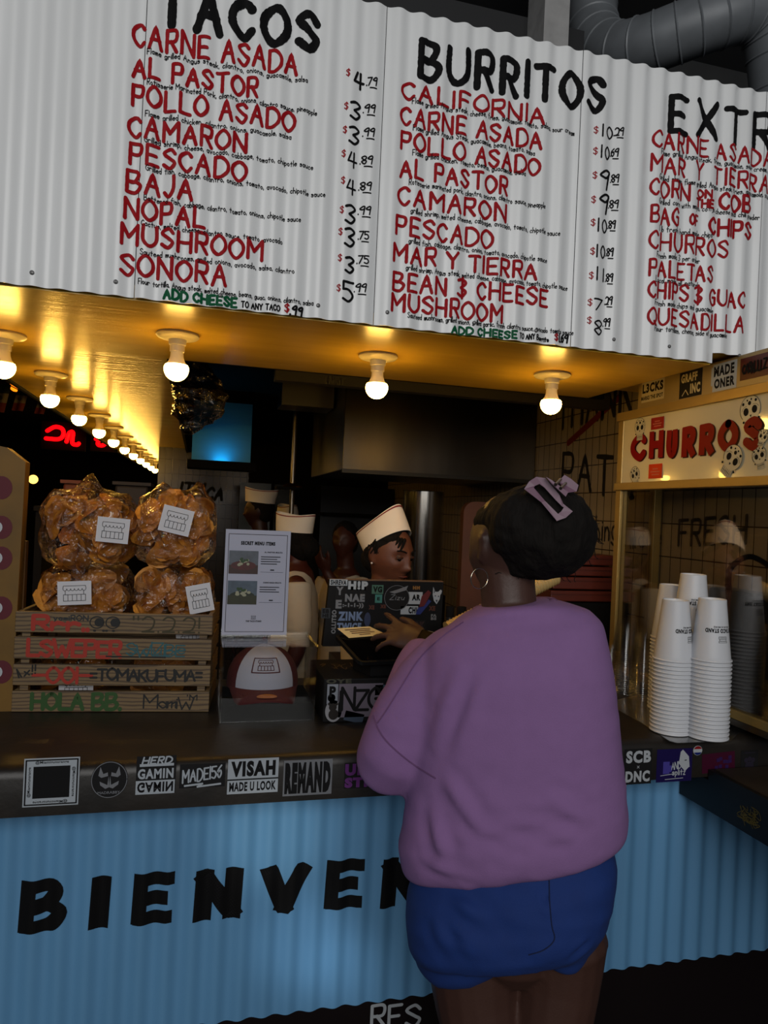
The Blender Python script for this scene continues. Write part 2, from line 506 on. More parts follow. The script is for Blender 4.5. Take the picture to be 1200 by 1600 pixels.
# above the menu board
struct('ceiling', bx(-3, 4, -.4, 1.6, 3.9, 3.95), mat('grey_upper_ceiling', (.24, .245, .25), .8))
struct('wall_back', bx(-3, 4, 1.3, 1.4, 2.36, 3.95), mat('dark_grey_upper_wall', (.22, .225, .23), .8, var=.2))
struct('ceiling', bx(-3, 4, .04, 1.3, 2.37, 2.39), m_darker)
struct('trim_5', bx(-2, 1.16, .42, .50, 3.03, 3.25), mat('dark_grey_steel_beam', (.10, .105, .115), .6))
_cl = at(850, 40, y=.30).x; _cr = at(889, 40, y=.30).x
struct('column', bx(_cl, _cr, .30, .42, 2.4, 3.9), mat('grey_concrete', (.62, .62, .62), .8, var=.25, vscale=20))

# lettering on the setting
bm = B(); fm = on_sheet(.002)
def big(ch, x0p, x1p, top, bot, ym):
    a = at(x0p, bot, y=0); b = at(x1p, ym, y=0); t = at((x0p+x1p)/2, top, y=0); q = at((x0p+x1p)/2, bot, y=0)
    return a.x, q.z, b.x-at(x0p, ym, y=0).x, t.z-q.z
for ch, x0p, x1p, top, bot in (('B', 27, 103, 1374, 1456), ('I', 150, 157, 1369, 1451), ('E', 204, 270, 1363, 1443), ('N', 301, 375, 1357, 1437), ('V', 404, 480, 1350, 1427), ('E', 506, 566, 1343, 1419), ('N', 593, 660, 1339, 1416),
                              ('I', 692, 696, 1334, 1410), ('D', 722, 780, 1330, 1405), ('O', 808, 868, 1326, 1400), ('S', 896, 950, 1322, 1396)):
    u0, v0, wd_, ht = big(ch, x0p, x1p, top, bot, (top+bot)/2)
    t = .032 if ch in 'BE' else (.037 if ch in 'OSD' else .041)
    w2 = .001 if ch == 'I' else wd_-t
    o = .4 if ch == 'I' else 0
    letter(bm, ch, u0+t/2+(wd_/2-t/2 if ch == 'I' else 0), v0+t*.42, max(w2, .004), ht-t*.84, t, lambda u, v, a=v0, b=v0+ht: fm(u, min(max(v, a), b)), .006, 8, 'square', slant=.035)
obj('lettering', bm, m_black, front_wall, label='black painted word BIENVENIDOS')
bm = B()
for ch, x0p, x1p in (('R', 580, 600), ('E', 607, 626), ('S', 634, 655)):
    a = at(x0p, 1605, y=.012); b = at(x1p, 1605, y=.012); t = at(x0p, 1572, y=.012)
    letter(bm, ch, a.x, a.z, b.x-a.x, t.z-a.z, .008, lambda u, v: V((u, .011, v)), .01, 2, 'round')
obj('lettering', bm, mat('white_lettering_paint', (.6, .62, .64), .6), trim, label='white painted letters R E S')

bm = B()
fr_ = lambda u, v: V((1.6138, u, v))
def wall_word(bm, text, p0, p1, hpx, wd, slant=0.0):
    a = at(*p0, x=1.6138); b = at(*p1, x=1.6138)
    t = at(p0[0], p0[1]-hpx, x=1.6138)
    f2 = lambda u, v: V((1.6138, a.y+(b.y-a.y)*u, a.z+(b.z-a.z)*u+v))
    # u runs 0..1 along the word
    st, tw = strokes(text, 2.6, 4, .2)
    L = abs(b.y-a.y); h = t.z-a.z
    for s in st:
        ribbon(bm, [(p.x/tw*L+slant*p.y*h/10, p.y*h/10) for p in s], wd, lambda u, v: f2(u/L, v), .02, 2, 'round', .1)
wall_word(bm, 'THANK', (872, 672), (985, 640), 58, .022)
wall_word(bm, 'PATR', (878, 762), (985, 778), 52, .020)
wall_word(bm, 'hing', (930, 846), (962, 842), 40, .010)
wall_word(bm, 'made', (985, 856), (1032, 852), 32, .008)
wall_word(bm, 'FRESH', (1060, 852), (1165, 848), 38, .012)
obj('lettering', bm, mat('brown_black_wall_paint', (.05, .035, .03), .6), wall_right, label='dark brush lettering across the tiles')
bm = B()
a = at(888, 692, x=1.6138); b = at(966, 622, x=1.6138)
ribbon(bm, [(a.y, a.z), (b.y, b.z)], .03, lambda u, v: V((1.6136, u, v)), .03, 2, 'round')
obj('brush_stroke', bm, mat('red_wall_paint', (.38, .05, .04), .6), wall_right, label='red slanting brush stroke')
bm = B()
fb = lambda u, v: V((u, 4.3985, v))
for t, p0, p1, h in (('ITH', (280, 776), (315, 778), 22), ('CA', (322, 780), (346, 782), 18)):
    a = at(*p0, y=4.3985); b = at(*p1, y=4.3985); q = at(p0[0], p0[1]-h, y=4.3985)
    letter(bm, t, a.x, a.z, b.x-a.x, q.z-a.z, 0.024, fb, .03, 1, slant=.2)
obj('lettering', bm, m_black, wall_back, label='black brush lettering on the far tiles')

# ================================================================== the menu board
board = thing('menu_board', 'white corrugated menu board hand lettered with tacos, burritos and extras', 'menu board', (.4, 0, 2.1))
ZB, ZT = 2.098, 2.879
XS = [-1.62, -1.27, -.715, -.16, .3955, .929, 1.507, 2.05]
for a, b in zip(XS, XS[1:]):
    if a < 1.42 < b:
        bm = corrugated(a+.0009, 1.372, ZB, ZT); b2_ = corrugated(1.372, b-.0009, 2.1265, ZT)   # notched around the warmer
        me_ = to_mesh(b2_); bm.from_mesh(me_); bmesh.ops.remove_doubles(bm, verts=bm.verts, dist=1e-5)
        obj('panel', bm, m_white, board, smooth=35)
    else: obj('panel', corrugated(a+.0009, b-.0009, ZB if a < 1.4 else 2.1265, ZT), m_white, board, smooth=35)
bm = B()
for i in range(26):
    k = round((-.6+i*.1)/PITCH)*PITCH+PITCH/2
    for z in (ZB+.03,):
        if i % 2 == 0: ball(bm, (k, face(k)-.001, z+random.uniform(-.004, .004)), (.005, .003, .005), 8)
obj('screws', bm, mat('grey_screw', (.45, .45, .45), .4, .6), board, kind='stuff')

fm = on_sheet()
rg = random.Random(3)
def mline(text, p0, p1, cap, wd, m, name, jit=.35, cross=1, gap=2.6, space=4.5, step=.006, wob=.08):
    """p0 = left end of the baseline, p1 = right end, both in photo pixels; cap = letter height in pixels."""
    a = at(*p0, y=0); b = at(*p1, y=0); t = at(p0[0], p0[1]-cap, y=0)
    w_ = at(p1[0], p1[1]-cap/2, y=0).x-at(p0[0], p0[1]-cap/2, y=0).x
    z = (a.z+b.z)/2
    rise = (b.z-a.z)/w_*.7
    bm = B()
    letter(bm, text, a.x, a.z*.7+z*.3, w_, t.z-a.z, wd, fm, step, cross, 'round', jit, wob, gap, space, 0, rise, rng=rg)
    obj(name, bm, m, board)

mline('TACOS', (250, 36), (494, 78), 58, .0195, m_black, 'menu_heading', .3, 4, 3.6)
mline('BURRITOS', (656, 120), (940, 175), 55, .0170, m_black, 'menu_heading', .3, 4, 3.4)
mline('EXTRAS', (1048, 202), (1280, 252), 55, .0165, m_black, 'menu_heading', .3, 4, 3.6)
TAC = [('CARNE ASADA', (209, 72), (463, 116), 34, 'Flame grilled Angus steak, cilantro, onions, guacamole, salsa', (230, 86), (480, 130)),
 ('AL PASTOR', (208, 119), (401, 152), 29, 'Rotisserie Marinated Pork, cilantro, onions, cilantro sauce, pineapple', (230, 134), (495, 179)),
 ('POLLO ASADO', (207, 165), (459, 204), 31, 'Flame grilled chicken, cilantro, onions, guacamole, salsa', (227, 184), (455, 216)),
 ('CAMARON', (202, 213), (384, 238), 31, 'Grilled shrimp, cheese, avocado, cabbage, tomato, chipotle sauce', (226, 224), (489, 264)),
 ('PESCADO', (203, 254), (383, 283), 31, 'Grilled fish, cabbage, cilantro, onions, tomato, avocado, chipotle sauce', (228, 268), (507, 309)),
 ('BAJA', (198, 299), (299, 312), 32, 'Battered fish, cabbage, cilantro, tomato, onions, chipotle sauce', (225, 314), (469, 348)),
 ('NOPAL', (195, 342), (319, 355), 31, 'Cactus, melted cheese, cilantro sauce, tomato, avocado', (221, 354), (441, 381)),
 ('MUSHROOM', (190, 381), (409, 407), 31, 'Sauteed mushrooms, grilled onions, avocado, salsa, cilantro', (219, 398), (459, 428)),
 ('SONORA', (189, 428), (352, 446), 32, 'Flour tortilla, Angus steak, melted cheese, beans, guac, onions, cilantro, salsa', (216, 444), (489, 478)),
 ('CALIFORNIA', (629, 154), (848, 194), 26, 'Flame grilled Angus steak, cheese, fries, guacamole, tomato, salsa, sour cream', (644, 162), (898, 211)),
 ('CARNE ASADA', (627, 193), (844, 234), 27, 'Flame grilled Angus Steak, guacamole, beans, tomato, salsa', (645, 204), (836, 243)),
 ('POLLO ASADO', (627, 231), (841, 276), 27, 'Flame grilled chicken, tomato, beans, guacamole, salsa', (644, 243), (820, 276)),
 ('AL PASTOR', (626, 275), (792, 305), 27, 'Rotisserie marinated pork, cilantro, onions, cilantro sauce, pineapple', (639, 288), (851, 327)),
 ('CAMARON', (623, 319), (790, 346), 27, 'grilled shrimp, melted cheese, cabbage, avocado, tomato, chipotle sauce', (641, 334), (873, 369)),
 ('PESCADO', (619, 364), (768, 389), 28, 'grilled fish, cabbage, cilantro, onion, tomato, avocado, chipotle sauce', (638, 381), (855, 410)),
 ('MAR Y TIERRA', (615, 408), (836, 437), 26, 'grilled shrimp, Angus steak, melted cheese, cabbage, avocado, tomato, chipotle sauce', (634, 423), (887, 453)),
 ('BEAN & CHEESE', (614, 453), (855, 477), 27, None, None, None),
 ('MUSHROOM', (612, 486), (784, 503), 27, 'Sauteed mushrooms, grilled onions, grilled garlic, fresh cilantro sauce, avocado tomato sauce', (636, 498), (894, 523)),
 ('CARNE ASADA', (1021, 229), (1204, 262), 26, 'Flame grilled Angus steak, fries, guacamole, sour cream, cheese', (1032, 242), (1218, 273)),
 ('MAR Y TIERRA', (1018, 266), (1199, 302), 26, 'Grilled shrimp, flame grilled Angus steak, fries, guacamole, sour cream', (1029, 281), (1222, 314)),
 ('CORN', (1017, 305), (1076, 313), 25, 'Grilled corn with mayo, cotija cheese and chili powder', (1029, 318), (1185, 344)),
 ('BAG', (1017, 347), (1059, 353), 26, '1 lb fresh hand made chips', (1030, 361), (1111, 372)),
 ('CHURROS', (1015, 388), (1134, 404), 27, 'Fresh made, 3 per order', (1025, 402), (1094, 411)),
 ('PALETAS', (1014, 431), (1113, 441), 25, 'Local made, all natural', (1023, 440), (1091, 449)),
 ('CHIPS & GUAC', (1013, 464), (1162, 482), 25, 'Fresh made chips and guacamole', (1022, 476), (1115, 489)),
 ('QUESADILLA', (1012, 506), (1159, 520), 25, 'Flour tortillas, cheese, side of guacamole', (1022, 517), (1135, 528))]
for nm, a, b, cap, ds, c, d in TAC:
    mline(nm, a, b, cap, .0080 if a[0] < 600 else (.0074 if a[0] < 1000 else .0066), m_red, 'dish_name', .4, 2)
    if ds: mline(ds, c, d, 9, .0017, m_black, 'dish_description', .45, 1, 2.1, 5.0, .008)
mline('ON', (1091, 307), (1110, 310), 12, .006, m_red, 'dish_name', .3)
mline('THE', (1088, 322), (1113, 326), 12, .006, m_red, 'dish_name', .3)
mline('COB', (1126, 326), (1172, 333), 25, .0085, m_red, 'dish_name', .4, 2)
mline('OF', (1077, 351), (1090, 353), 16, .006, m_red, 'dish_name', .3)
mline('CHIPS', (1107, 364), (1173, 374), 25, .0085, m_red, 'dish_name', .4, 2)
mline('ADD CHEESE', (256, 466), (369, 480), 14, .006, m_green, 'cheese_note', .4)
mline('TO ANY TACO', (377, 481), (437, 486), 9, .003, m_black, 'cheese_note', .4)
mline('$', (445, 487), (451, 488), 12, .003, m_red, 'dollar_sign', .2)
mline('.99', (453, 492), (472, 494), 13, .0048, m_black, 'price', .2)
mline('ADD CHEESE', (705, 521), (806, 529), 11, .0055, m_green, 'cheese_note', .4)
mline('TO ANY Burrito', (812, 528), (857, 534), 8, .0028, m_black, 'cheese_note', .4)
mline('$', (865, 532), (870, 533), 10, .003, m_red, 'dollar_sign', .2)
mline('1.69', (873, 534), (887, 536), 12, .0045, m_black, 'price', .2)
PR = [('4', 553, 568, 137, 24, '.79', 573, 588, 133, '$', 541, 119), ('3', 547, 562, 185, 26, '.99', 568, 585, 175, '$', 538, 171), ('3', 545, 560, 224, 26, '.99', 567, 584, 212, '$', 536, 208),
 ('4', 543, 557, 261, 23, '.89', 563, 581, 255, '$', 534, 245), ('4', 541, 555, 303, 22, '.89', 561, 579, 296, '$', 533, 287), ('3', 539, 554, 348, 28, '.99', 560, 578, 334, '$', 531, 333),
 ('3', 538, 553, 384, 28, '.75', 560, 575, 373, '$', 529, 367), ('3', 539, 552, 425, 24, '.75', 558, 575, 411, '$', 528, 408), ('5', 535, 551, 470, 30, '.99', 554, 571, 455, '$', 526, 455),
 ('10', 940, 957, 214, 18, '.29', 960, 972, 211, '$', 929, 207), ('10', 938, 952, 247, 19, '.69', 955, 965, 243, '$', 928, 240), ('9', 936, 951, 294, 29, '.89', 955, 965, 284, '$', 927, 278),
 ('9', 935, 950, 332, 29, '.89', 952, 964, 324, '$', 925, 316), ('10', 933, 948, 362, 20, '.89', 951, 960, 356, '$', 924, 352), ('10', 931, 945, 402, 19, '.89', 948, 957, 399, '$', 923, 397),
 ('11', 931, 943, 438, 20, '.89', 947, 956, 439, '$', 921, 435), ('7', 927, 941, 484, 17, '.29', 946, 955, 475, '$', 919, 477), ('8', 927, 940, 522, 22, '.99', 943, 952, 509, '$', 918, 505)]
for a, x0, x1, yb, cap, c, x2, x3, yc, d, x4, yd in PR:
    tk = .0058 if a in '349578' and cap > 23 else .0042
    p = at(x0, yb, y=0); q = at(x1, yb, y=0); t = at(x0, yb-cap, y=0)
    bm = B()
    letter(bm, a, p.x, p.z, q.x-p.x, t.z-p.z, tk, fm, .006, 1, 'round', .1, .08, 3.5)
    p2 = at(x2, yc, y=0); q2 = at(x3, yc, y=0); t2 = at(x2, yc-12, y=0)
    letter(bm, c, p2.x, p2.z, q2.x-p2.x, t2.z-p2.z, .0032, fm, .006, 1, 'round', .1, .05, 1.6)
    u0 = p2.x+(q2.x-p2.x)*.35
    line(bm, [(u0, p2.z-.006), (q2.x, p2.z-.007)], .0028, fm, .006, cap='round')
    obj('price', bm, m_black, board)
    bm = B(); p = at(x4, yd, y=0); q = at(x4+5, yd, y=0); t = at(x4, yd-10, y=0)
    letter(bm, '$', p.x, p.z, q.x-p.x, t.z-p.z, .002, fm, .006, 1)
    obj('dollar_sign', bm, m_red, board)
# ================================================================== ceiling lamps
m_porc = mat('white_porcelain', (.80, .76, .66), .35)
m_neck = mat('white_bulb_plastic', (.85, .80, .68), .4)
m_glow = mat('lit_bulb_glass', (1, 1, 1), .3)
_b = m_glow.node_tree.nodes['Principled BSDF']
_b.inputs['Emission Color'].default_value = (*BULB, 1); _b.inputs['Emission Strength'].default_value = BULB_STRENGTH

def make_lamp(loc, label, group):
    t = thing('ceiling_lamp', label, 'lamp', (0, 0, 0), group)
    bm = lathe(B(), [(.0, 0), (.055, 0), (.057, -.006), (.052, -.011), (.03, -.016), (.0, -.016)], seg=32)
    obj('base_plate', bm, m_porc, t, 40)
    bm = lathe(B(), [(.024, -.014), (.022, -.03), (.0195, -.032), (.0195, -.048), (.0, -.048)], seg=24)
    obj('socket', bm, m_porc, t, 40)
    bm = lathe(B(), [(.0165, -.046), (.0175, -.062), (.0215, -.074), (.029, -.084), (.0, -.084)], seg=24)
    obj('bulb_neck', bm, m_neck, t, 40)
    pr = [(.0295, -.0835)]+[(.0325*math.cos(R(a)), -.0945+.0325*math.sin(R(a))) for a in range(10, -91, -12)]+[(.0005, -.127)]
    bm = lathe(B(), pr, seg=28); obj('bulb', bm, m_glow, t, True, label='glowing bulb')
    t.location = loc
    return t
ZS = 2.0948
lamp0 = None
FRONT = [((278, 522), 'lit bare bulb lamp on the ceiling under the word CHEESE of the tacos list'), ((591, 555), 'lit bare bulb lamp on the ceiling under the seam between tacos and burritos'),
         ((863, 584), 'lit bare bulb lamp on the ceiling right above the customer\'s head'), (None, 'bare bulb lamp at the left end of the front row')]
for p, lb in FRONT[:3]:
    a = at(*p, z=ZS)
    if lamp0 is None: lamp0 = make_lamp((a.x, a.y, ZS), lb, 'bulbs in the front row')
    else:
        c = copy_tree(lamp0); c.location = (a.x, a.y, ZS); c['label'] = lb
ORD = ['nearest', 'second', 'third', 'fourth', 'fifth', 'sixth', 'seventh', 'eighth', 'ninth', 'tenth', 'eleventh']
A0, A1 = at(8, 520, z=ZS), at(92, 583, z=ZS)
for k in range(11):
    c = copy_tree(lamp0); c['group'] = 'bulbs in the row running into the dining room'
    c.location = (-.547+.006*k, .515+.62*k, ZS)
    c['label'] = f'lit bare bulb lamp, {ORD[k]} in the row running back into the dining room'

# ================================================================== service counter with stickers
SY, ZC = -.11, 1.087
counter = thing('service_counter', 'long dark worn counter slab plastered with stickers on its front edge', 'counter', (.5, .2, .985))
prof = [(SY, .985), (SY, 1.062), (SY+.004, 1.075), (SY+.012, 1.083), (SY+.026, ZC), (.62, ZC), (.62, .985)]
bm = loft(B(), [[(x, y, z) for y, z in prof] for x in (-2.3, 1.62)])
obj('slab', bm, mat('worn_dark_countertop', (.135, .11, .085), .42, var=.55, vscale=7, col2=(.07, .065, .06), bump=.12, bscale=25), counter, 30)
_sl = counter.children[0].data; _sl.materials.append(mat('light_toned_counter_front', (.15, .158, .175), .55, var=.4, vscale=14, spec=.2))  # same slab: cooler light put into the front's colour, lamp brown into the top's
for p_ in _sl.polygons:
    if p_.normal.y < -.9: p_.material_index = 1
m_sw = mat('white_sticker_vinyl', (.62, .65, .68), .4)
m_sk = mat('black_sticker_vinyl', (.10, .10, .105), .6, spec=.15)
m_ink = mat('black_print', (.09, .09, .095), .75, spec=.1)
m_wink = mat('white_print', (.66, .68, .70), .45)
m_dink = mat('grey_print', (.42, .43, .45), .5)

def sticker(parent, px, m, y, name='sticker', label=None, rnd=False, th=.0007, tilt=0):
    x0p, y0p, x1p, y1p = px; cx, cy = (x0p+x1p)/2, (y0p+y1p)/2
    c = at(cx, cy, y=y); W = at(x1p, cy, y=y).x-at(x0p, cy, y=y).x; H = at(cx, y0p, y=y).z-at(cx, y1p, y=y).z
    ca, sa = math.cos(R(tilt)), math.sin(R(tilt))
    def fm(u, v, e=th): 
        a, b = u-W/2, v-H/2
        return V((c.x+a*ca-b*sa, y-e, c.z+a*sa+b*ca))
    if m is not None:
        if rnd: o2 = [(W/2+W/2*math.cos(2*PI*i/28), H/2+H/2*math.sin(2*PI*i/28)) for i in range(28)]
        else: o2 = [(0, 0), (W, 0), (W, H), (0, H)]
        bm = loft(B(), [[fm(u, v, 0) for u, v in o2], [fm(u, v, th) for u, v in o2]])
        p = obj(name, bm, m, parent, label=label)
    else: p = parent
    return p, W, H, (lambda u, v: fm(u, v, th+.0004))

# 1 white square with handle on its four sides
p, W, H, f = sticker(counter, (37, 1184, 124, 1259), m_sw, SY, label='white square sticker with a plain black field')
bm = B(); line(bm, [(.004, .004), (W-.004, .004), (W-.004, H-.004), (.004, H-.004)], .0028, f, closed=True)
k = .17; quad(bm, W*k, H*k, W*(1-k), H*(1-k), f)
print_text(bm, '@Miamigunsrange', W*.2, H*.87, W*.6, H*.075, f, .02)
print_text(bm, '@Miamigunsrange', 0, 0, H*.62, W*.07, lambda u, v: f(W*.80-u*W/H, H*.13-v), .02, flipx=False)
print_text(bm, '@Miamigunsrange', 0, 0, H*.62, W*.07, lambda u, v: f(W*.14-v, H*.2+u), .02)
print_text(bm, '@Miamigunsrange', 0, 0, H*.62, W*.07, lambda u, v: f(W*.86+v, H*.8-u), .02)
obj('printing', bm, m_ink, p)
# 2 round mask badge
p, W, H, f = sticker(counter, (142, 1189, 200, 1247), m_sk, SY, label='round black sticker with a horned white mask', rnd=True)
bm = B(); curve(bm, [(W/2+W*.475*math.cos(a*PI/12), H/2+H*.475*math.sin(a*PI/12)) for a in range(25)], .0015, f)
for s in (1, -1):
    X = lambda q: W/2+s*q*W
    poly(bm, [(X(.05), H*.70), (X(.17), H*.66), (X(.25), H*.85), (X(.30), H*.62), (X(.22), H*.56), (X(.04), H*.60)][::s], f)
    poly(bm, [(X(.02), H*.60), (X(.05), H*.36), (X(.26), H*.46), (X(.24), H*.36), (X(.10), H*.26), (X(.0), H*.30)][::s], f)
print_text(bm, 'MADRABBY', W*.2, H*.12, W*.6, H*.07, f, .01)
obj('printing', bm, m_dink, p)
# 3
p, W, H, f = sticker(counter, (213, 1181, 275, 1240), m_sk, SY, label='black and white sticker reading GAMIN twice, once upside down')
bm = B(); quad(bm, 0, 0, W*.98, H*.36, f); quad(bm, W*.08, H*.73, W*.94, H*.80, f)
letter(bm, 'HERD', W*.14, H*.80, W*.72, H*.17, .0034, f, .01, 1, slant=.25)
print_text(bm, 'GAMIN', W*.04, H*.40, W*.9, H*.27, f, .04)
q = obj('printing', bm, m_sw, p)
bm = B(); f2 = lambda u, v: f(u, v)+V((0, -.0004, 0))
print_text(bm, 'GAMIN', W*.04, H*.05, W*.9, H*.27, f2, .04, flipy=True)
obj('printing', bm, m_ink, p)
# 4
p, W, H, f = sticker(counter, (281, 1193, 352, 1230), m_sk, SY, label='black sticker with a white graffiti tag MADE156')
bm = B(); letter(bm, 'MADE156', W*.07, H*.24, W*.84, H*.5, .0034, f, .01, 1, rise=.10, gap=2.2, jit=.6)
line(bm, [(W*.12, H*.10), (W*.5, H*.16), (W*.4, H*.04), (W*.9, H*.12)], .004, f)
obj('printing', bm, m_sw, p)
# 5
p, W, H, f = sticker(counter, (356, 1185, 435, 1239), m_sw, SY, label='white sticker reading VISAH MADE U LOOK')
bm = B(); print_text(bm, 'VISAH', W*.06, H*.49, W*.88, H*.45, f, .06); quad(bm, 0, H*.39, W, H*.43, f)
print_text(bm, 'MADE U LOOK', W*.04, H*.07, W*.92, H*.27, f, .04); obj('printing', bm, m_ink, p)
# 6
p, W, H, f = sticker(counter, (443, 1187, 519, 1242), m_dink, SY, label='grey and black sticker reading REMAND in tall letters')
bm = B(); print_text(bm, 'REMAND', W*.03, H*.06, W*.94, H*.88, f, .085); obj('printing', bm, m_ink, p)
# 7
p, W, H, f = sticker(counter, (538, 1191, 590, 1231), m_sk, SY, label='sticker with purple block letters half hidden by the sleeve')
bm = B(); print_text(bm, 'UBE', W*.02, H*.5, W*.9, H*.46, f, .07); print_text(bm, 'STR', W*.02, H*.03, W*.9, H*.4, f, .07)
obj('printing', bm, mat('purple_print', (.36, .14, .42), .5), p)
# 8
p, W, H, f = sticker(counter, (975, 1170, 1018, 1225), m_sk, SY, label='black sticker with white letters SCB x DNC')
bm = B(); print_text(bm, 'SCB', W*.06, H*.60, W*.9, H*.35, f, .05); print_text(bm, 'x', W*.46, H*.45, W*.1, H*.07, f); print_text(bm, 'DNC', W*.06, H*.06, W*.88, H*.32, f, .05)
obj('printing', bm, m_wink, p)
# 9
p, W, H, f = sticker(counter, (1026, 1170, 1081, 1221), mat('violet_sticker_vinyl', (.085, .045, .27), .4), SY, label='violet sticker with pale pine shapes and white lettering')
bm = B()
poly(bm, [(W*.62, H*.55), (W*.66, H*.9), (W*.72, H*.97), (W*.78, H*.9), (W*.9, H*.75), (W*.93, H*.45), (W*.8, H*.3)], f)
letter(bm, 'ANIUCEA', W*.42, H*.36, W*.5, H*.22, .0022, f, .01, 1, rise=.12, gap=1.2); letter(bm, 'splitz', W*.45, H*.20, W*.36, H*.2, .0022, f, .01)
line(bm, [(W*.12, H*.2), (W*.5, H*.24)], .0016, f); line(bm, [(W*.25, H*.08), (W*.75, H*.1)], .0016, f)
obj('printing', bm, m_wink, p)
bm = B(); quad(bm, W*.18, H*.25, W*.36, H*.62, f); quad(bm, W*.3, H*.3, W*.42, H*.5, f)
obj('printing', bm, mat('lilac_print', (.25, .22, .55), .5), p)
# 10
p, W, H, f = sticker(counter, (1083, 1165, 1097, 1180), m_wink, SY-.0003, label='small round badge in red, white and blue', rnd=True)
bm = B(); c2 = W/2
disc(bm, W/2, H/2, W*.46, f, 14, H*.46, 0, R(20), R(160)); obj('printing', bm, mat('badge_red', (.5, .06, .08), .4), p)
bm = B(); disc(bm, W/2, H/2, W*.46, f, 14, H*.46, 0, R(205), R(335)); obj('printing', bm, mat('badge_blue', (.06, .12, .4), .4), p)
# 11
p, W, H, f = sticker(counter, (1097, 1176, 1148, 1206), mat('crimson_sticker_vinyl', (.23, .02, .13), .4), SY, label='crimson sticker with violet blots, slightly tilted', tilt=3)
bm = B()
for i in range(9):
    u, v = rg.uniform(.08, .85), rg.uniform(.1, .7); quad(bm, W*u, H*v, W*(u+.1), H*(v+.18), f)
obj('printing', bm, mat('violet_print', (.16, .05, .28), .5), p)
# 12
p, W, H, f = sticker(counter, (1157, 1172, 1184, 1212), m_sk, SY, label='dark poster like sticker at the right end')
bm = B()
for u, v, r_ in ((.3, .62, .12), (.5, .66, .12), (.7, .62, .12)): disc(bm, W*u, H*v, W*r_, f, 10)
poly(bm, [(W*.2, H*.2), (W*.8, H*.2), (W*.7, H*.55), (W*.3, H*.55)], f); line(bm, [(W*.2, H*.9), (W*.8, H*.9)], .002, f)
obj('printing', bm, mat('dim_violet_print', (.12, .10, .16), .5), p)

# side counter coming towards the street, under the slab at the right
side = thing('side_counter', 'black side counter sticking out below the slab at the right, scribbled in yellow', 'counter', (1.75, -.5, .9))
xs = at(1060, 1240, y=0).x
prof = [(-.004, .90), (-.004, .978), (-.114, .978), (-.114, 1.006), (-1.0, 1.006), (-1.0, .90)]
bm = loft(B(), [[(x, y, z) for y, z in prof] for x in (xs, 2.0)])
bmesh.ops.recalc_face_normals(bm, faces=bm.faces)
obj('body', bm, mat('black_counter_edge', (.02, .02, .022), .5), side)
bm = B(); box(bm, xs+.012, 1.99, -.99, -.125, 1.0065, 1.010)
obj('top', bm, mat('worn_brown_top', (.20, .16, .12), .5, var=.4), side, label='worn brown top')
bm = B(); fs = lambda u, v: V((xs-.0008, -u, v))
for i in range(26):
    y0, z0 = rg.uniform(.235, .285), rg.uniform(.925, .965)
    curve(bm, [(y0+rg.uniform(-.015, .015), z0+rg.uniform(-.012, .012)) for _ in range(4)], .0016, fs)
obj('scribble', bm, mat('yellow_scribble', (.34, .30, .05), .5), side)
for yy in (-.95,):
    obj('leg', tube(B(), [(xs+.05, yy, 0), (xs+.05, yy, .9)], .02), m_steel, side)
    obj('leg', tube(B(), [(1.93, yy, 0), (1.93, yy, .9)], .02), m_steel, side)

# ================================================================== yellow stand and crate of chips
def stall_logo(bm, u0, v0, w_, h, f, wd=.001):
    """Little market stall drawn in lines: awning with a scalloped edge above a slatted counter."""
    L = lambda a, b: line(bm, [(u0+a[0]*w_, v0+a[1]*h), (u0+b[0]*w_, v0+b[1]*h)], wd, f)
    L((0.02, .98), (.98, .98))
    pts = []
    for i in range(6):
        for k in range(5):
            a = PI*k/4; pts.append((u0+w_*(i/6+(1-math.cos(a))/12), v0+h*(.80-.14*math.sin(a))))
    ribbon(bm, pts, wd, f, .01)
    L((0, .82), (0.02, .98)); L((1, .82), (.98, .98)); L((.1, .68), (.1, .42)); L((.9, .68), (.9, .42))
    L((.02, .42), (.98, .42)); L((.02, .02), (.98, .02))
    for i in range(6): L((.02+.192*i, .02), (.02+.192*i, .42))

_ya = at(18, 1112, z=ZC)
ys = thing('display_stand', 'yellow painted stand with maroon flower spots at the left end of the counter', 'stand', (_ya.x-.12, .36, ZC))
zt = at(40, 722, y=.31).z; zt2 = at(0, 706, y=.31).z
xr0, xr1 = at(18, 1108, y=.31).x, at(40, 722, y=.31).x
bm = B()
o2 = [(xr0-.26, ZC), (xr0, ZC), (xr1, zt), (xr1-.045, zt2+.012), (xr1-.15, zt2+.03), (xr1-.26, zt)]
loft(bm, [[(x, .31, z) for x, z in o2], [(x, .36, z) for x, z in o2]])
bmesh.ops.recalc_face_normals(bm, faces=bm.faces)
obj('board', bm, mat('mustard_paint', (.44, .31, .02), .65, var=.35, vscale=9), ys)
for py in (762, 824, 872, 950, 1050):
    a = at(2, py, y=.3095); bm = B(); f = plane((a.x, .31, a.z), (1, 0, 0), (0, -1, 0), .0008)
    disc(bm, 0, 0, .026, f, 18, .03); s_ = obj('flower_spot', bm, mat('maroon_paint', (.32, .03, .10), .7), ys)
    if py != 762:
        bm = B(); f = plane((a.x-.008, .31, a.z), (1, 0, 0), (0, -1, 0), .0016); disc(bm, 0, 0, .011, f, 14, .014); obj('flower_eye', bm, m_wink, s_)
obj('side_rail', bx(xr0-.02, xr0+.006, .362, .39, ZC, at(30, 845, y=.37).z), mat('ochre_wood', (.42, .27, .05), .6), ys)

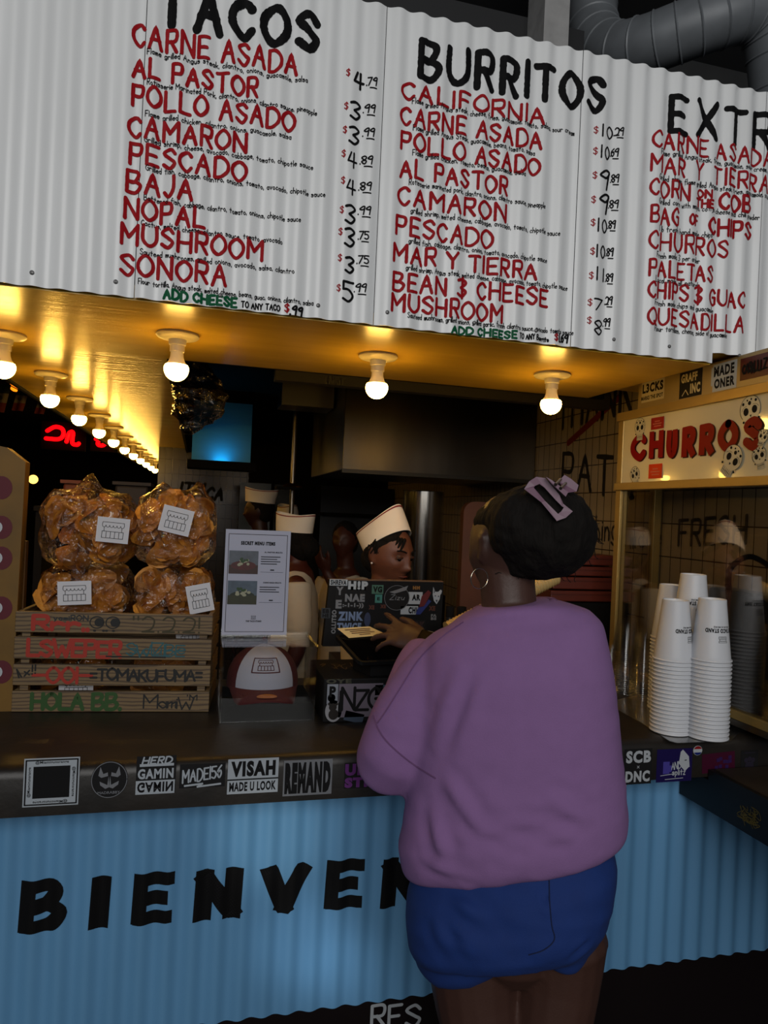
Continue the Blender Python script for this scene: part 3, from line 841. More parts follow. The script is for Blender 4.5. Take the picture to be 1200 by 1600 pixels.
cl, cr = at(17, 1113, z=ZC), at(326, 1113, z=ZC)
e1 = (cr-cl).normalized(); e2 = V((-e1.y, e1.x, 0)); CW = (cr-cl).length; CD = .27
Hc = at(28, 955, y=cl.y).z-ZC
def cp(u, d, v): return cl + e1*u + e2*d + V((0, 0, v))
Mcr = Matrix(((e1.x, e2.x, 0, cl.x), (e1.y, e2.y, 0, cl.y), (0, 0, 1, ZC), (0, 0, 0, 1)))
crate = thing('wooden_crate', 'slatted wooden crate scrawled with coloured graffiti, filled with chip bags', 'crate', cp(CW/2, CD/2, 0))
m_wood = wood_mat('pale_pine', '493826', '6f5a3c')  # pine tones darkened to carry the shade the crate stands in
sl = [(.0, .210), (.263, .478), (.528, .748), (.79, 1.0)]
front = []
for i, (a, b) in enumerate(sl):
    bm = bx(0, CW, 0, .014, a*Hc+.001, b*Hc, .002, M=Mcr); front.append(obj('front_slat', bm, m_wood, crate))
    obj('back_slat', bx(0, CW, CD-.014, CD, a*Hc+.001, b*Hc, .002, M=Mcr), m_wood, crate)
    for s in (0, 1):
        obj('side_slat', bx(.001 if not s else CW-.013, .013 if not s else CW-.001, .0145, CD-.0145, a*Hc+.001, b*Hc, .002, M=Mcr), m_wood, crate)
for u in (.014, CW-.034):
    for d in (.0145, CD-.0345): obj('corner_post', bx(u, u+.02, d, d+.02, .001, Hc*.985, M=Mcr), m_wood, crate)
obj('bottom', bx(.014, CW-.014, .0145, CD-.0145, .002, .010, M=Mcr), m_wood, crate)
fcr = lambda u, v: cp(u*CW, -.0008, v*Hc)
def graf(slat, text, u0, v0, w_, h, wd, m, **k):
    a, b = sl[slat]
    f = lambda u, v: cp(u, -.0008, v)
    bm = letter(B(), text, u0*CW, (a+(b-a)*v0)*Hc, w_*CW, (b-a)*h*Hc, wd, f, .01, 1, 'round', rng=rg, **k)
    obj('graffiti', bm, m, front[slat])
g_or = mat('orange_red_marker', (.60, .14, .07), .6); g_gr = mat('green_marker', (.12, .27, .06), .6); g_ol = mat('olive_marker', (.20, .17, .04), .6)
g_te = mat('teal_marker', (.12, .33, .36), .6); g_bk = mat('black_marker', (.03, .028, .025), .6); g_bl = mat('slate_marker', (.10, .12, .14), .6)
graf(3, 'Rrr..', .09, .18, .27, .62, .011, g_or, gap=1.5); graf(3, 'yamiRON', .19, .62, .17, .24, .003, g_bl)
bm = B(); f = lambda u, v: cp(u, -.0008, v)
for u in (.405, .485):
    curve(bm, [(u*CW+.017*math.cos(a*PI/6), (.905+.0*a)*Hc+.015*math.sin(a*PI/6)) for a in range(13)], .003, f)
    disc(bm, u*CW+.005, .905*Hc, .011, f, 14)
for u in (.395, .44, .455, .49): disc(bm, u*CW, .822*Hc, .004, f, 8, .003)
obj('graffiti', bm, g_bk, front[3], label='black cartoon eyes')
graf(3, '"2.2.2!', .59, .14, .34, .72, .0045, g_ol, gap=2)
graf(2, 'LSWEPER', .07, .14, .46, .72, .010, g_or, jit=.9, gap=1.0); graf(2, 'SWIZBE', .56, .2, .30, .55, .0035, g_te, jit=1, gap=.6)
graf(2, 'scube', .58, .3, .28, .5, .003, g_te, jit=1)
graf(1, '-001-', .10, .15, .29, .7, .008, g_or, gap=1.2); graf(1, '#x!!', .02, .35, .09, .4, .004, g_bk, rise=.3); graf(1, '=TOMAKUFUMA=', .385, .28, .57, .5, .006, g_bk, jit=.8, gap=.9)
line(bm := B(), [(.46*CW, .565*Hc), (.76*CW, .56*Hc)], .004, lambda u, v: cp(u, -.0008, v)); obj('graffiti', bm, g_bk, front[1])
graf(0, 'HOLA BB.', .10, .16, .44, .72, .010, g_gr, gap=1.6); graf(0, 'MamiW', .66, .2, .26, .6, .004, g_bk, jit=.8, gap=.6); graf(0, "'M", .885, .6, .05, .25, .003, g_bk)

m_film = clear_mat('crinkled_clear_film', (1, .97, .92), .035, .06, bump=1.0, bscale=24, tint=.02, fk=.8)
m_chip = mat('golden_tortilla_chip', (.80, .54, .18), .55, var=.5, vscale=16, col2=(.60, .36, .08), bump=.3, bscale=120)
m_tag = mat('white_paper_label', (.76, .76, .78), .55)
def chip(bm, M, r, rg):
    cv = rg.uniform(4, 11); n = 12; ph = rg.random()*6
    for s, zz in ((1, .0008), (-1, -.0008)):
        c0 = bm.verts.new(M @ V((0, 0, zz))); rows = []
        for q in (.55, 1):
            ring = []
            for k in range(n):
                a = 2*PI*k/n; rr = r*q*(1+.10*math.cos(3*a+ph))
                x, y = rr*math.cos(a), rr*math.sin(a)
                ring.append(bm.verts.new(M @ V((x, y, zz*(1-q*.6)+cv*x*x-.3*cv*y*y))))
            rows.append(ring)
        for k in range(n):
            j = (k+1) % n
            fc = [(c0, rows[0][k], rows[0][j]), (rows[0][k], rows[1][k], rows[1][j], rows[0][j])]
            for f_ in fc: bm.faces.new(f_ if s > 0 else f_[::-1])

def chip_bag(c, rx, ry, rz, label, lab, seed, n=80, peaks=()):
    """c = centre; lab = (px0, py0, px1, py1, tilt) of the paper label in the photo."""
    rg2 = random.Random(seed); c = V(c)
    t = thing('chip_bag', label, 'bag of chips', c-V((0, 0, rz)), 'bags of chips in the crate')
    bm = B()
    for i in range(n):
        while True:
            q = V((rg2.uniform(-1, 1), rg2.uniform(-1, 1), rg2.uniform(-1, 1)))
            if abs(q.x)**4+abs(q.y)**4+abs(q.z)**4 < .95: break
        if i % 3 == 0: q.y = -abs(q.y)*.3-.62
        p = c+V((q.x*(rx-.016), q.y*(ry-.016), q.z*(rz-.016)))
        M = Matrix.Translation(p) @ Matrix.Rotation(rg2.uniform(-1.3, 1.3), 4, 'Z') @ Matrix.Rotation(PI/2+rg2.uniform(-.7, .7), 4, 'X') @ Matrix.Rotation(rg2.uniform(0, 6), 4, 'Z')
        chip(bm, M, rg2.uniform(.026, .034), rg2)
    obj('chips', bm, m_chip, t, True, kind='stuff')
    bm = B(); nu, nv = 40, 26; rows = []
    for j in range(nv+1):
        th = PI*j/nv; row = []
        for i in range(nu):
            ph = 2*PI*i/nu
            d = V((math.sin(th)*math.cos(ph), math.sin(th)*math.sin(ph), math.cos(th)))
            k = (abs(d.x)**3.6+abs(d.y)**3.6+abs(d.z)**3.6)**(-1/3.6)
            p = V((d.x*k*rx, d.y*k*ry, d.z*k*rz))
            for (ux, uz, hh, wdt) in peaks:
                if d.z > 0: p.z += hh*math.exp(-((d.x*k-ux)/wdt)**2)*max(0, d.z)**.5*(1-abs(d.y*k))**1.0
            nz = noise.noise(p*26+V((seed, 0, 0)))*.011+abs(noise.noise(p*55+V((0, seed, 0))))*.006
            p += d*nz
            row.append(bm.verts.new(c+p))
        rows.append(row)
    for a, b in zip(rows, rows[1:]):
        for i in range(nu):
            j = (i+1) % nu
            try: bm.faces.new((a[i], b[i], b[j], a[j]))
            except ValueError: pass
    bmesh.ops.remove_doubles(bm, verts=bm.verts, dist=1e-4)
    obj('film', bm, m_film, t, True, label='crinkled clear plastic film')
    if lab:
        yl = c.y-ry-.014
        p, W, H, f = sticker(t, lab[:4], m_tag, yl, 'label', None, tilt=lab[4])
        bm = B(); stall_logo(bm, W*.16, H*.16, W*.68, H*.66, f, .0013); obj('printing', bm, m_ink, p)
    return t
def bagc(px, py, y): return at(px, py, y=y)
yb = .425
chip_bag(bagc(141, 828, yb), .122, .10, .104, 'clear bag of tortilla chips, upper one at the left of the crate', (151, 809, 202, 848, -4), 1, peaks=((-.05, 1, .055, .22), (-.7, 1, .012, .2), (.8, 1, .014, .12)))
chip_bag(bagc(275, 826, yb), .110, .10, .104, 'clear bag of tortilla chips, upper one at the right of the crate, label tilted', (251, 793, 300, 834, -12), 2, peaks=((-.35, 1, .035, .16), (.55, 1, .045, .2)))
chip_bag(bagc(138, 925, yb-.006), .118, .092, .078, 'clear bag of tortilla chips, lower one at the left of the crate', (90, 908, 143, 945, 3), 3, n=64)
chip_bag(bagc(272, 928, yb-.012), .108, .092, .078, 'clear bag of tortilla chips, lower one at the right of the crate', (293, 913, 332, 957, 12), 4, n=64)
chip_bag(bagc(120, 1045, yb), .10, .085, .055, 'clear chip bag at the bottom left of the crate, seen between the slats', (92, 1064, 146, 1082, 0), 5, n=26)
chip_bag(bagc(262, 1045, yb), .10, .085, .055, 'clear chip bag at the bottom right of the crate, seen between the slats', (275, 980, 320, 1003, 6), 6, n=26)

# ================================================================== acrylic box with the cap, and the menu sign on it
m_acr = clear_mat('clear_acrylic', (.97, .98, .98), .01, .02, fk=.5)
bl, br = at(343, 1128, z=ZC), at(492, 1128, z=ZC)
zb = at(343, 1010, y=bl.y).z
x0, x1, y0 = bl.x, br.x, (bl.y+br.y)/2; y1 = y0+.20
case = thing('acrylic_box', 'clear acrylic box on the counter holding a red and white cap', 'display box', ((x0+x1)/2, (y0+y1)/2, ZC))
T = .003
obj('front_panel', bx(x0, x1, y0, y0+T, ZC+.001, zb), m_acr, case)
obj('back_panel', bx(x0, x1, y1-T, y1, ZC+.001, zb), m_acr, case)
obj('side_panel', bx(x0, x0+T, y0+T, y1-T, ZC+.001, zb), m_acr, case); obj('side_panel', bx(x1-T, x1, y0+T, y1-T, ZC+.001, zb), m_acr, case)
obj('lid', bx(x0-.002, x1+.002, y0-.002, y1+.002, zb+.0003, zb+.004), m_acr, case)
obj('base', bx(x0+T+.001, x1-T-.001, y0+T+.001, y1-T-.001, ZC+.001, ZC+.045), mat('matte_black_base', (.02, .02, .02), .9, spec=.03), case)
m_maroon = mat('maroon_cap_cloth', (.25, .012, .03), .8, bump=.2, bscale=300)
capc = V((at(411, 1050, y=y0+.11).x, y0+.118, ZC+.0465))
cap_ = thing('baseball_cap', 'red and white trucker cap with a stall logo inside the acrylic box', 'cap', capc)
zc0 = capc.z+.028
def dome(th, ph, s=1.0):
    # ph = 0 faces the street (-y)
    return capc + V((.097*s*math.sin(ph)*math.cos(th), -.095*s*math.cos(ph)*math.cos(th)+.0, .022+(.112*s*(abs(math.sin(th))**.8) if math.cos(ph) > 0 else .106*s*math.sin(th))))
def dome_patch(ph0, ph1, s, n=24):
    bm = B(); rows = []
    for j in range(11):
        th = R(89.5)*j/10; rows.append([bm.verts.new(dome(th, ph0+(ph1-ph0)*i/n, s)) for i in range(n+1)])
    for a, b in zip(rows, rows[1:]):
        for i in range(n): bm.faces.new((a[i], a[i+1], b[i+1], b[i]))
    return bm
obj('crown', dome_patch(R(50), R(310), 1.0, 40), m_maroon, cap_, True)
fpn = obj('front_panel', dome_patch(R(-51), R(51), 1.004), mat('white_cap_foam', (.60, .60, .65), .8), cap_, True, label='white front panel')
bm = B()
def onpanel(u, v): return dome(R(12)+v/.118*1.0, u/.088, 1.015)
line(bm, [(-.036, .02), (.036, .02), (.036, .066), (-.036, .066)], .003, onpanel, .004, closed=True)
stall_logo(bm, -.022, .026, .044, .034, onpanel, .0018); obj('logo', bm, m_maroon, fpn, label='dark red stall logo in a frame')
bm = B(); rows = []
for i in range(25):
    ph = R(-68)+R(136)*i/24; base = V((.098*math.sin(ph), -.095*math.cos(ph), 0)); tip = V((.078*math.sin(ph)*1.06, -.095-.062*math.cos(ph*1.32)**.7 if abs(ph*1.32) < PI/2 else -.095*math.cos(ph), 0))
    row = []
    for q in (0, .33, .66, 1):
        p = base.lerp(tip, q); p.z = .030-.012*q-3.2*p.x*p.x*q
        row.append(bm.verts.new(capc+p))
    for q in (1, .66, .33, 0):
        p = base.lerp(tip, q); p.z = .026-.012*q-3.2*p.x*p.x*q
        row.append(bm.verts.new(capc+p))
    rows.append(row)
for a, b in zip(rows, rows[1:]):
    for k in range(8): bm.faces.new((a[k], b[k], b[(k+1) % 8], a[(k+1) % 8]))
brim = obj('brim', bm, m_maroon, cap_, 50)
bm = B(); f = lambda u, v: capc+V((u, -.118-(v)*.9-.01, .0295-.004-v*.18-3.2*u*u*.6+.0012))
disc(bm, .0, .01, .026, f, 24, .013); s_ = obj('size_sticker', bm, mat('gold_foil', (.62, .36, .06), .35, .3), brim, label='oval gold sticker')
obj('button', ball(B(), capc+V((0, 0, .147)), (.006, .006, .004), 10), m_maroon, cap_)

s0, s1 = at(344, 997, z=zb+.0045), at(448, 992, z=zb+.0045)
yv = (s0.y+s1.y)/2
sx0, sx1 = at(345, 997, y=yv).x, at(448, 993, y=yv).x; st = at(354, 826, y=yv).z; xt0 = at(353, 826, y=yv).x
sign = thing('menu_sign', 'upright acrylic sign with the printed secret menu, on top of the acrylic box', 'sign', ((sx0+sx1)/2, yv, zb+.0045))
zq = zb+.0045; SW = sx1-sx0; SH = st-zq
obj('acrylic_sleeve', bx(sx0, sx1, yv+.0022, yv+.0045, zq, st), m_acr, sign)
obj('foot', bx(sx0, sx1, yv, yv+.06, zq, zq+.003), m_acr, sign)
pg = obj('page', bx(sx0+.001, sx1-.001, yv+.0005, yv+.002, zq+.004, st-.001), mat('white_paper', (.62, .63, .70), .5), sign)  # white page, greyed in colour for the daylight that doesn't reach it
f = lambda u, v: V((sx0+u*SW, yv-.0004, zq+v*SH))
fp = lambda e: (lambda u, v: V((sx0+u*SW, yv-e, zq+v*SH)))
bm = B(); fu = lambda u, v: V((sx0+u, yv-.0004, zq+v))
line(bm, [(SW*.055, SH*.045), (SW*.945, SH*.045), (SW*.945, SH*.955), (SW*.055, SH*.955)], .0014, fu, closed=True)
obj('border', bm, mat('plum_print', (.12, .05, .10), .5), pg)
bm = B()
print_text(bm, 'SECRET MENU ITEMS', .24, .855, .52, .035, f, .06)
for y_, tt, rows_ in ((.785, 'AL PASTOR MULITA', 4), (.50, 'CARNE ASADA MULITA', 3)):
    print_text(bm, tt, .60, y_, .28, .013, f, .05)
    for i in range(rows_): quad(bm, .55, y_-.04-.022*i, .55+.30-.05*(i % 2), y_-.033-.022*i, f)
    quad(bm, .70, y_-.165, .76, y_-.155, f)
    line(bm, [(.55*SW, (y_-.18)*SH), (.9*SW, (y_-.18)*SH)], .0006, fu)
print_text(bm, 'THE TACO STAND', .36, .135, .24, .016, f, .05)
stall_logo(bm, .44*SW, .16*SH, .07*SW, .035*SH, fu, .0006)
obj('printing', bm, m_ink, pg)
for (v0, v1, plate, sky, greens) in ((.585, .80, (.30, .04, .05), (.33, .36, .40), 1), (.30, .52, (.10, .14, .08), (.30, .36, .42), 0)):
    ph = obj('food_photo', quad(B(), .07, v0, .51, v1, fp(.0004)), mat('photo_backdrop_%d' % greens, sky, .5, var=.4, vscale=40), pg)
    bm = B(); quad(bm, .07, v0, .51, v0+(v1-v0)*.38, fp(.0007)); obj('picture', bm, mat('photo_table_%d' % greens, (.20, .09, .06) if greens else (.16, .17, .07), .5, var=.3, vscale=60), ph)
    bm = B(); disc(bm, .29, v0+(v1-v0)*.36, .19, fp(.0010), 20, (v1-v0)*.2); obj('picture', bm, mat('photo_plate_%d' % greens, plate, .5, var=.5, vscale=80), ph)
    bm = B()
    for i in range(9): disc(bm, .29+rg.uniform(-.1, .1), v0+(v1-v0)*rg.uniform(.38, .6), rg.uniform(.02, .04), fp(.0012+.00005*i), 7, .014)
    obj('picture', bm, mat('photo_filling', (.55, .55, .46), .5), ph)
    bm = B()
    for i in range(7): disc(bm, .28+rg.uniform(-.07, .07), v0+(v1-v0)*rg.uniform(.5, .68), .022, fp(.0018+.00005*i), 7, .012)
    obj('picture', bm, mat('photo_herb', (.10, .22, .06), .5), ph)
# ================================================================== order screen, tablet, box with stickers
YM = .42
ml, mr = at(515, 905, y=YM), at(693, 912, y=YM)
mb = at(503, 1012, y=YM-.02).z; mz = (ml.z+mr.z)/2
mon = thing('order_screen', 'wide black order screen seen from behind, covered with stickers', 'screen', ((ml.x+mr.x)/2, YM, mb))
bm = B(); xa, xb = ml.x, mr.x
loft(bm, [[(xa-.012, YM, mb), (xb-.002, YM, mb), (xb-.002, YM+.028, mb), (xa-.012, YM+.028, mb)], [(xa, YM, mz), (xb, YM, mz), (xb, YM+.022, mz), (xa, YM+.022, mz)]])
obj('housing', bm, mat('black_screen_plastic', (.075, .075, .08), .55, spec=.15), mon)
bm = bx(xa, xb, YM-.0006, YM+.024, mz+.0002, mz+.004, .001); obj('top_edge', bm, mat('tan_screen_edge', (.36, .27, .19), .5), mon)
obj('stand', bx((xa+xb)/2-.05, (xa+xb)/2+.05, YM+.03, YM+.10, ZC+.001, mb+.12), mat('black_screen_plastic', '000000'), mon)
obj('display', quad(B(), xa+.015, mb+.02, xb-.01, mz-.012, lambda u, v: V((u, YM+.0295, v))), mat('dim_display', (.08, .10, .13), .2), mon)
YS = YM-.0006
def stk(px, m, texts=(), ink=None, label=None, tilt=0, rnd=False, extra=None):
    p, W, H, f = sticker(mon, px, m, YS, 'sticker', label, rnd, .0005, tilt)
    if texts or extra:
        bm = B()
        for t in texts:
            tx, u, v, w_, h_ = t[:5]; print_text(bm, tx, u*W, v*H, w_*W, h_*H, f, t[5] if len(t) > 5 else .04)
        if extra: extra(bm, W, H, f)
        obj('printing', bm, ink or m_ink, p)
m_pale = mat('pale_blue_print', (.38, .45, .58), .5); m_or = mat('orange_print', (.30, .12, .04), .5); m_mint = mat('mint_vinyl', (.22, .38, .32), .5)
stk((515, 905, 543, 915), m_sw, [('SHREVA', .06, .1, .88, .8)], label='small white sticker with black lettering at the corner')
stk((544, 907, 575, 922), m_sk, [('H!P', 0, .05, 1, .9, .07)], m_sw, 'black sticker with bold white letters')
stk((524, 917, 571, 951), m_sk, [('Y', .02, .62, .24, .38, .06), ('NAE', .32, .32, .66, .36, .07), ('E', .02, .0, .2, .4, .06), (':-1-1-))', .25, .02, .7, .24, .06)], m_dink, 'black sticker with grey letters Y and NAE')
stk((581, 914, 599, 928), m_mint, [('VG', .1, .15, .8, .7, .06)], label='small mint sticker')
stk((586, 929, 597, 942), mat('teal_vinyl', (.20, .45, .42), .5), [('E', .3, .3, .4, .4)], label='small teal sticker')
def rnd_extra(bm, W, H, f):
    curve(bm, [(W/2+W*.48*math.cos(a*PI/12), H/2+H*.48*math.sin(a*PI/12)) for a in range(25)], .0012, f)
    poly(bm, [(W*.2, H*.72), (W*.5, H*.82), (W*.92, H*.98), (W*.85, H*.8), (W*.4, H*.66)], f)
    letter(bm, 'Zizu', W*.22, H*.42, W*.55, H*.2, .002, f, .01, slant=.3)
stk((600, 914, 640, 954), m_sk, extra=rnd_extra, ink=m_dink, label='round black sticker with a peeling top', rnd=True)
stk((638, 925, 660, 944), m_sw, [('AR', .25, .3, .6, .5, .06)], label='white graffiti sticker')
stk((626, 947, 653, 960), m_sw, [('CHI', .45, .1, .5, .8, .06)], label='white sticker with letters CHI')
p, W, H, f = sticker(mon, (650, 922, 674, 960), None, YS)
bm = loft(B(), [[f(W*u, H*v)+V((0, e, 0)) for u, v in ((.2, .3), (.55, .35), (.95, .9), (.75, 1), (.35, .75))] for e in (0, -.0009)]); bmesh.ops.recalc_face_normals(bm, faces=bm.faces)
obj('sticker', bm, mat('red_vinyl', (.34, .03, .05), .5), mon, label='red, white and blue rocket sticker')
bm = loft(B(), [[f(W*u, H*v)+V((0, e, 0)) for u, v in ((0, 0), (.3, .0), (.98, .55), (.8, .62), (.5, .33), (.15, .28))] for e in (-.0002, -.0012)]); bmesh.ops.recalc_face_normals(bm, faces=bm.faces)
obj('sticker', bm, mat('blue_vinyl', (.06, .14, .42), .5), mon, label='blue band sticker')
stk((645, 914, 656, 923), m_sk, [('HM', 0, .2, 1, .6, .08)], mat('amber_print', (.50, .34, .12), .5))
p, W, H, f = sticker(mon, (675, 917, 690, 944), None, YS)
dg_ = [(.08, 1), (.3, .72), (.62, .72), (.85, .85), (1.0, .78), (.95, .62), (.85, .55), (.8, .3), (.5, .0), (.2, .2), (.05, .55)]
bm = loft(B(), [[f(W*u, H*v)+V((0, e, 0)) for u, v in dg_] for e in (0, -.0006)]); bmesh.ops.recalc_face_normals(bm, faces=bm.faces)
d_ = obj('sticker', bm, m_sw, mon, label='white dog head sticker')
bm = B(); f3 = lambda u, v: f(u*W, v*H)+V((0, -.001, 0)); poly(bm, [(.14, .88), (.26, .70), (.16, .62)], f3); disc(bm, .32, .48, .07, f3, 8, .04); disc(bm, .66, .46, .07, f3, 8, .04); poly(bm, [(.35, .25), (.6, .25), (.5, .1)], f3)
obj('printing', bm, mat('violet_grey_print', (.16, .15, .22), .5), d_)
stk((527, 955, 568, 986), m_sk, [('ZINK', .02, .52, .96, .46, .06), ('TWICE', .0, .02, .92, .40, .06)], m_pale, 'black sticker with pale blue words ZINK TWICE')
stk((502, 950, 516, 966), mat('dim_grey_vinyl', (.09, .11, .14), .5), [('EB', .15, .5, .7, .4), ('HE', .15, .08, .7, .36)], label='dim grey square sticker')
bm = B(); p, W, H, f = sticker(mon, (517, 953, 525, 990), None, YS)
print_text(bm, 'OLLITSO', 0, 0, H, W*.9, lambda u, v: f(W-v, u)+V((0, -.001, 0)), .05); obj('sticker', bm, m_dink, mon, label='grey upright lettering')
stk((569, 957, 579, 979), mat('slate_blue_vinyl', (.14, .18, .30), .5), rnd=True, label='slate blue oval sticker')
for q in ((576, 945, 585, 953), (594, 944, 603, 951), (670, 946, 680, 955)): stk(q, m_sk, [('XE', 0, .1, 1, .8, .06)], m_or, 'dim orange sticker')
stk((672, 959, 683, 969), m_sk, [('FA', .1, .5, .8, .45, .06), ('BS', .1, .02, .8, .45, .06)], m_dink)
stk((627, 969, 665, 986), m_sk, [('GOOK', .02, .1, .96, .8, .1)], mat('dusky_rose_print', (.15, .07, .06), .5), 'dark sticker with dusky rose lettering')

pl, pr_ = at(503, 1130, z=ZC), at(660, 1128, z=ZC)
yp = pl.y; px0 = at(505, 1110, y=yp).x; px1 = px0+.27; pz = at(505, 1061, y=yp).z; pd = .24
prn = thing('receipt_printer_box', 'black box covered with graffiti stickers below the tablet', 'box', ((px0+px1)/2, yp+pd/2, ZC))
obj('body', bx(px0, px1, yp, yp+pd, ZC+.001, pz, .003), mat('black_box_paint', (.075, .075, .08), .6, spec=.15), prn)
def stp(px, m, label=None, texts=(), ink=None, extra=None, rnd=False, tilt=0):
    p, W, H, f = sticker(prn, px, m, yp, 'sticker', label, rnd, .0006, tilt)
    bm = B()
    for t in texts: print_text(bm, t[0], t[1]*W, t[2]*H, t[3]*W, t[4]*H, f, .06)
    if extra: extra(bm, W, H, f)
    if len(bm.verts): obj('printing', bm, ink or m_ink, p)
    else: bm.free()
m_gv = mat('mauve_grey_vinyl', (.40, .37, .42), .5)
stp((511, 1069, 528, 1100), mat('grey_vinyl', (.50, .52, .56), .5), 'grey sticker with a black letter P', [('P', .2, .35, .6, .55)])
stp((529, 1068, 598, 1120), m_gv, 'mauve grey sticker with big black graffiti', extra=lambda bm, W, H, f: letter(bm, 'INZG', W*.05, H*.2, W*.88, H*.62, .008, f, .01, jit=1, gap=.6))
stp((586, 1070, 606, 1086), mat('cold_blue_vinyl', (.22, .30, .36), .5), 'cold blue sticker', [('VN', .1, .2, .8, .6)])
stp((508, 1094, 534, 1128), mat('white_outline_vinyl', (.55, .55, .57), .5), 'cut out brown bear like shape with a white outline', extra=lambda bm, W, H, f: [disc(bm, W*.5, H*.35, W*.3, f, 16, H*.25), disc(bm, W*.45, H*.68, W*.24, f, 16, H*.18), disc(bm, W*.24, H*.82, W*.08, f, 10), disc(bm, W*.68, H*.82, W*.08, f, 10)], ink=mat('dark_brown_print', (.07, .035, .02), .5), rnd=True)
stp((512, 1084, 524, 1097), mat('ice_blue_vinyl', (.30, .50, .62), .5), 'ice blue round sticker', rnd=True)
stp((538, 1113, 568, 1128), mat('steel_blue_vinyl', (.20, .25, .32), .5), 'steel blue torn sticker', tilt=-14)
stp((508, 1060.5, 566, 1067), None)
bm = B(); p, W, H, f = sticker(prn, (510, 1060.5, 566, 1067.5), None, yp)
print_text(bm, 'OYE', 0, 0, W*.7, H, lambda u, v: f(u, v)+V((0, -.001, 0)), .05); obj('lettering', bm, mat('olive_grey_print', (.22, .22, .17), .5), prn)
bm = B()
for i in range(5): curve(bm, [(px0+.01+.018*i+rg.uniform(0, .03), yp+.10+rg.uniform(0, .09)) for _ in range(4)], .003, lambda u, v: V((u, v, pz+.0008)))
obj('scribble', bm, mat('ochre_scribble', (.30, .22, .05), .5), prn, label='ochre scribble on the top')
bm = B(); n0 = at(583, 1058, z=pz+.0008); n1 = at(640, 1054, z=pz+.0008)
letter(bm, 'NEMESI', n0.x, n0.y, n1.x-n0.x, .03, .0016, lambda u, v: V((u, v, pz+.0008)), .01); obj('lettering', bm, mat('dim_grey_print', (.12, .12, .13), .5), prn)

TA = at(562, 1035, y=.105); TD = at(522, 991, y=.235)
te1 = V((.985, .12, 0)).normalized()
te2 = (TD-TA); te2 -= te1*te2.dot(te1)*.0; TL_ = te2.length; te2.normalize()
tn = te1.cross(te2).normalized()
te1 = te2.cross(tn).normalized() if abs(te1.dot(te2)) < .02 else te1
TW_ = .25
def tp(u, v, h=0): return TA + te1*u + te2*v + tn*h
tab = thing('tablet', 'dark tablet lying tilted on its stand in front of the order screen', 'tablet', tp(TW_/2, TL_/2, -.012))
bm = B()
def rr(u0, v0, u1, v1, r, h):
    out = []
    for cx, cy, a0 in ((u1-r, v1-r, 0), (u0+r, v1-r, 90), (u0+r, v0+r, 180), (u1-r, v0+r, 270)):
        for k in range(5): out.append(tp(cx+r*math.cos(R(a0+22.5*k)), cy+r*math.sin(R(a0+22.5*k)), h))
    return out
loft(bm, [rr(0, 0, TW_, TL_, .014, -.010), rr(0, 0, TW_, TL_, .014, 0)])
obj('body', bm, mat('tablet_case', (.10, .105, .11), .35, .4), tab)
bm = B(); bm.faces.new([bm.verts.new(q) for q in rr(.008, .008, TW_-.008, TL_-.008, .008, .0008)])
obj('screen', bm, mat('dark_tablet_glass', (.015, .018, .03), .12), tab)
bm = B(); q0 = [tp(.05, .03, -.011), tp(.20, .03, -.011), tp(.20, TL_-.02, -.011), tp(.05, TL_-.02, -.011)]
loft(bm, [q0, [V((p.x, max(p.y, yp+.02), pz+.001)) for p in q0]]); bmesh.ops.recalc_face_normals(bm, faces=bm.faces)
obj('stand', bm, mat('black_screen_plastic', '000000'), tab)
def note_p(px, py, h):
    # point of the tablet plane under the pixel, lifted by h
    v = (at(px, py, y=.2)-CAM); t = (TA+tn*h-CAM).dot(tn)/v.dot(tn); return CAM+v*t
bm = B(); qs = [note_p(545, 997, .003), note_p(605, 992, .003), note_p(577, 979, .012), note_p(527, 982, .014)]
loft(bm, [qs, [q+tn*.0006 for q in qs]])
note = solo('paper_note', bm, mat('cream_paper', (.80, .72, .52), .6), 'cream paper note lying on the top corner of the tablet', 'note')
bm = B()
nf = lambda u, v: (qs[0].lerp(qs[1], u)).lerp(qs[3].lerp(qs[2], u), v)+tn*.0012
for i, (a, b) in enumerate(((.14, .9), (.22, .8), (.2, .84), (.35, .65))): quad(bm, a, .72-.18*i, b, .80-.18*i, nf)
obj('print', bm, mat('rust_print', (.28, .09, .05), .5), note)

# ================================================================== cups
m_cup = mat('white_paper_cup', (.80, .81, .83), .35)
CUPH, RB, RT, PIT = .161, .0345, .0515, .0106
def cup_mesh():
    """Upside-down paper cup: mouth with a rolled rim at z = 0, narrow base on top."""
    bm = B()
    pr = [(RT-.002, .002)]+[(RT+.0022*math.cos(a*PI/4)+.0005, .0028+.0026*math.sin(a*PI/4)) for a in range(-2, 4)]+[(RT-.001, .0065), (RT-.002, .016), (RB+.0006, CUPH-.012), (RB, CUPH-.001), (RB-.002, CUPH), (RB-.0035, CUPH-.001), (RB-.004, CUPH-.007), (.0005, CUPH-.007)]
    lathe(bm, pr, seg=40); return bm
cup_t = thing('paper_cup', 'x', 'cup')
cup_body = obj('body', cup_mesh(), m_cup, cup_t, 50)
bm = B()
def oncup(u, v):
    rr_ = RT-.002+(RB+.0006-RT+.002)*((v-.016)/(CUPH-.028))+.0007; a = -PI/2+u/.043
    return V((rr_*math.cos(a), rr_*math.sin(a), v))
print_text(bm, 'THE TACO STAND', -.044, .078, .088, .011, lambda u, v: oncup(-u, .166-v), .05)
print_text(bm, 'TACOS & MORE', -.024, .094, .048, .004, lambda u, v: oncup(-u, .188-v), .02)
stall_logo(bm, -.011, .052, .022, .016, lambda u, v: oncup(-u, .120-v), .0008)
cup_print = obj('printing', bm, m_ink, cup_t)
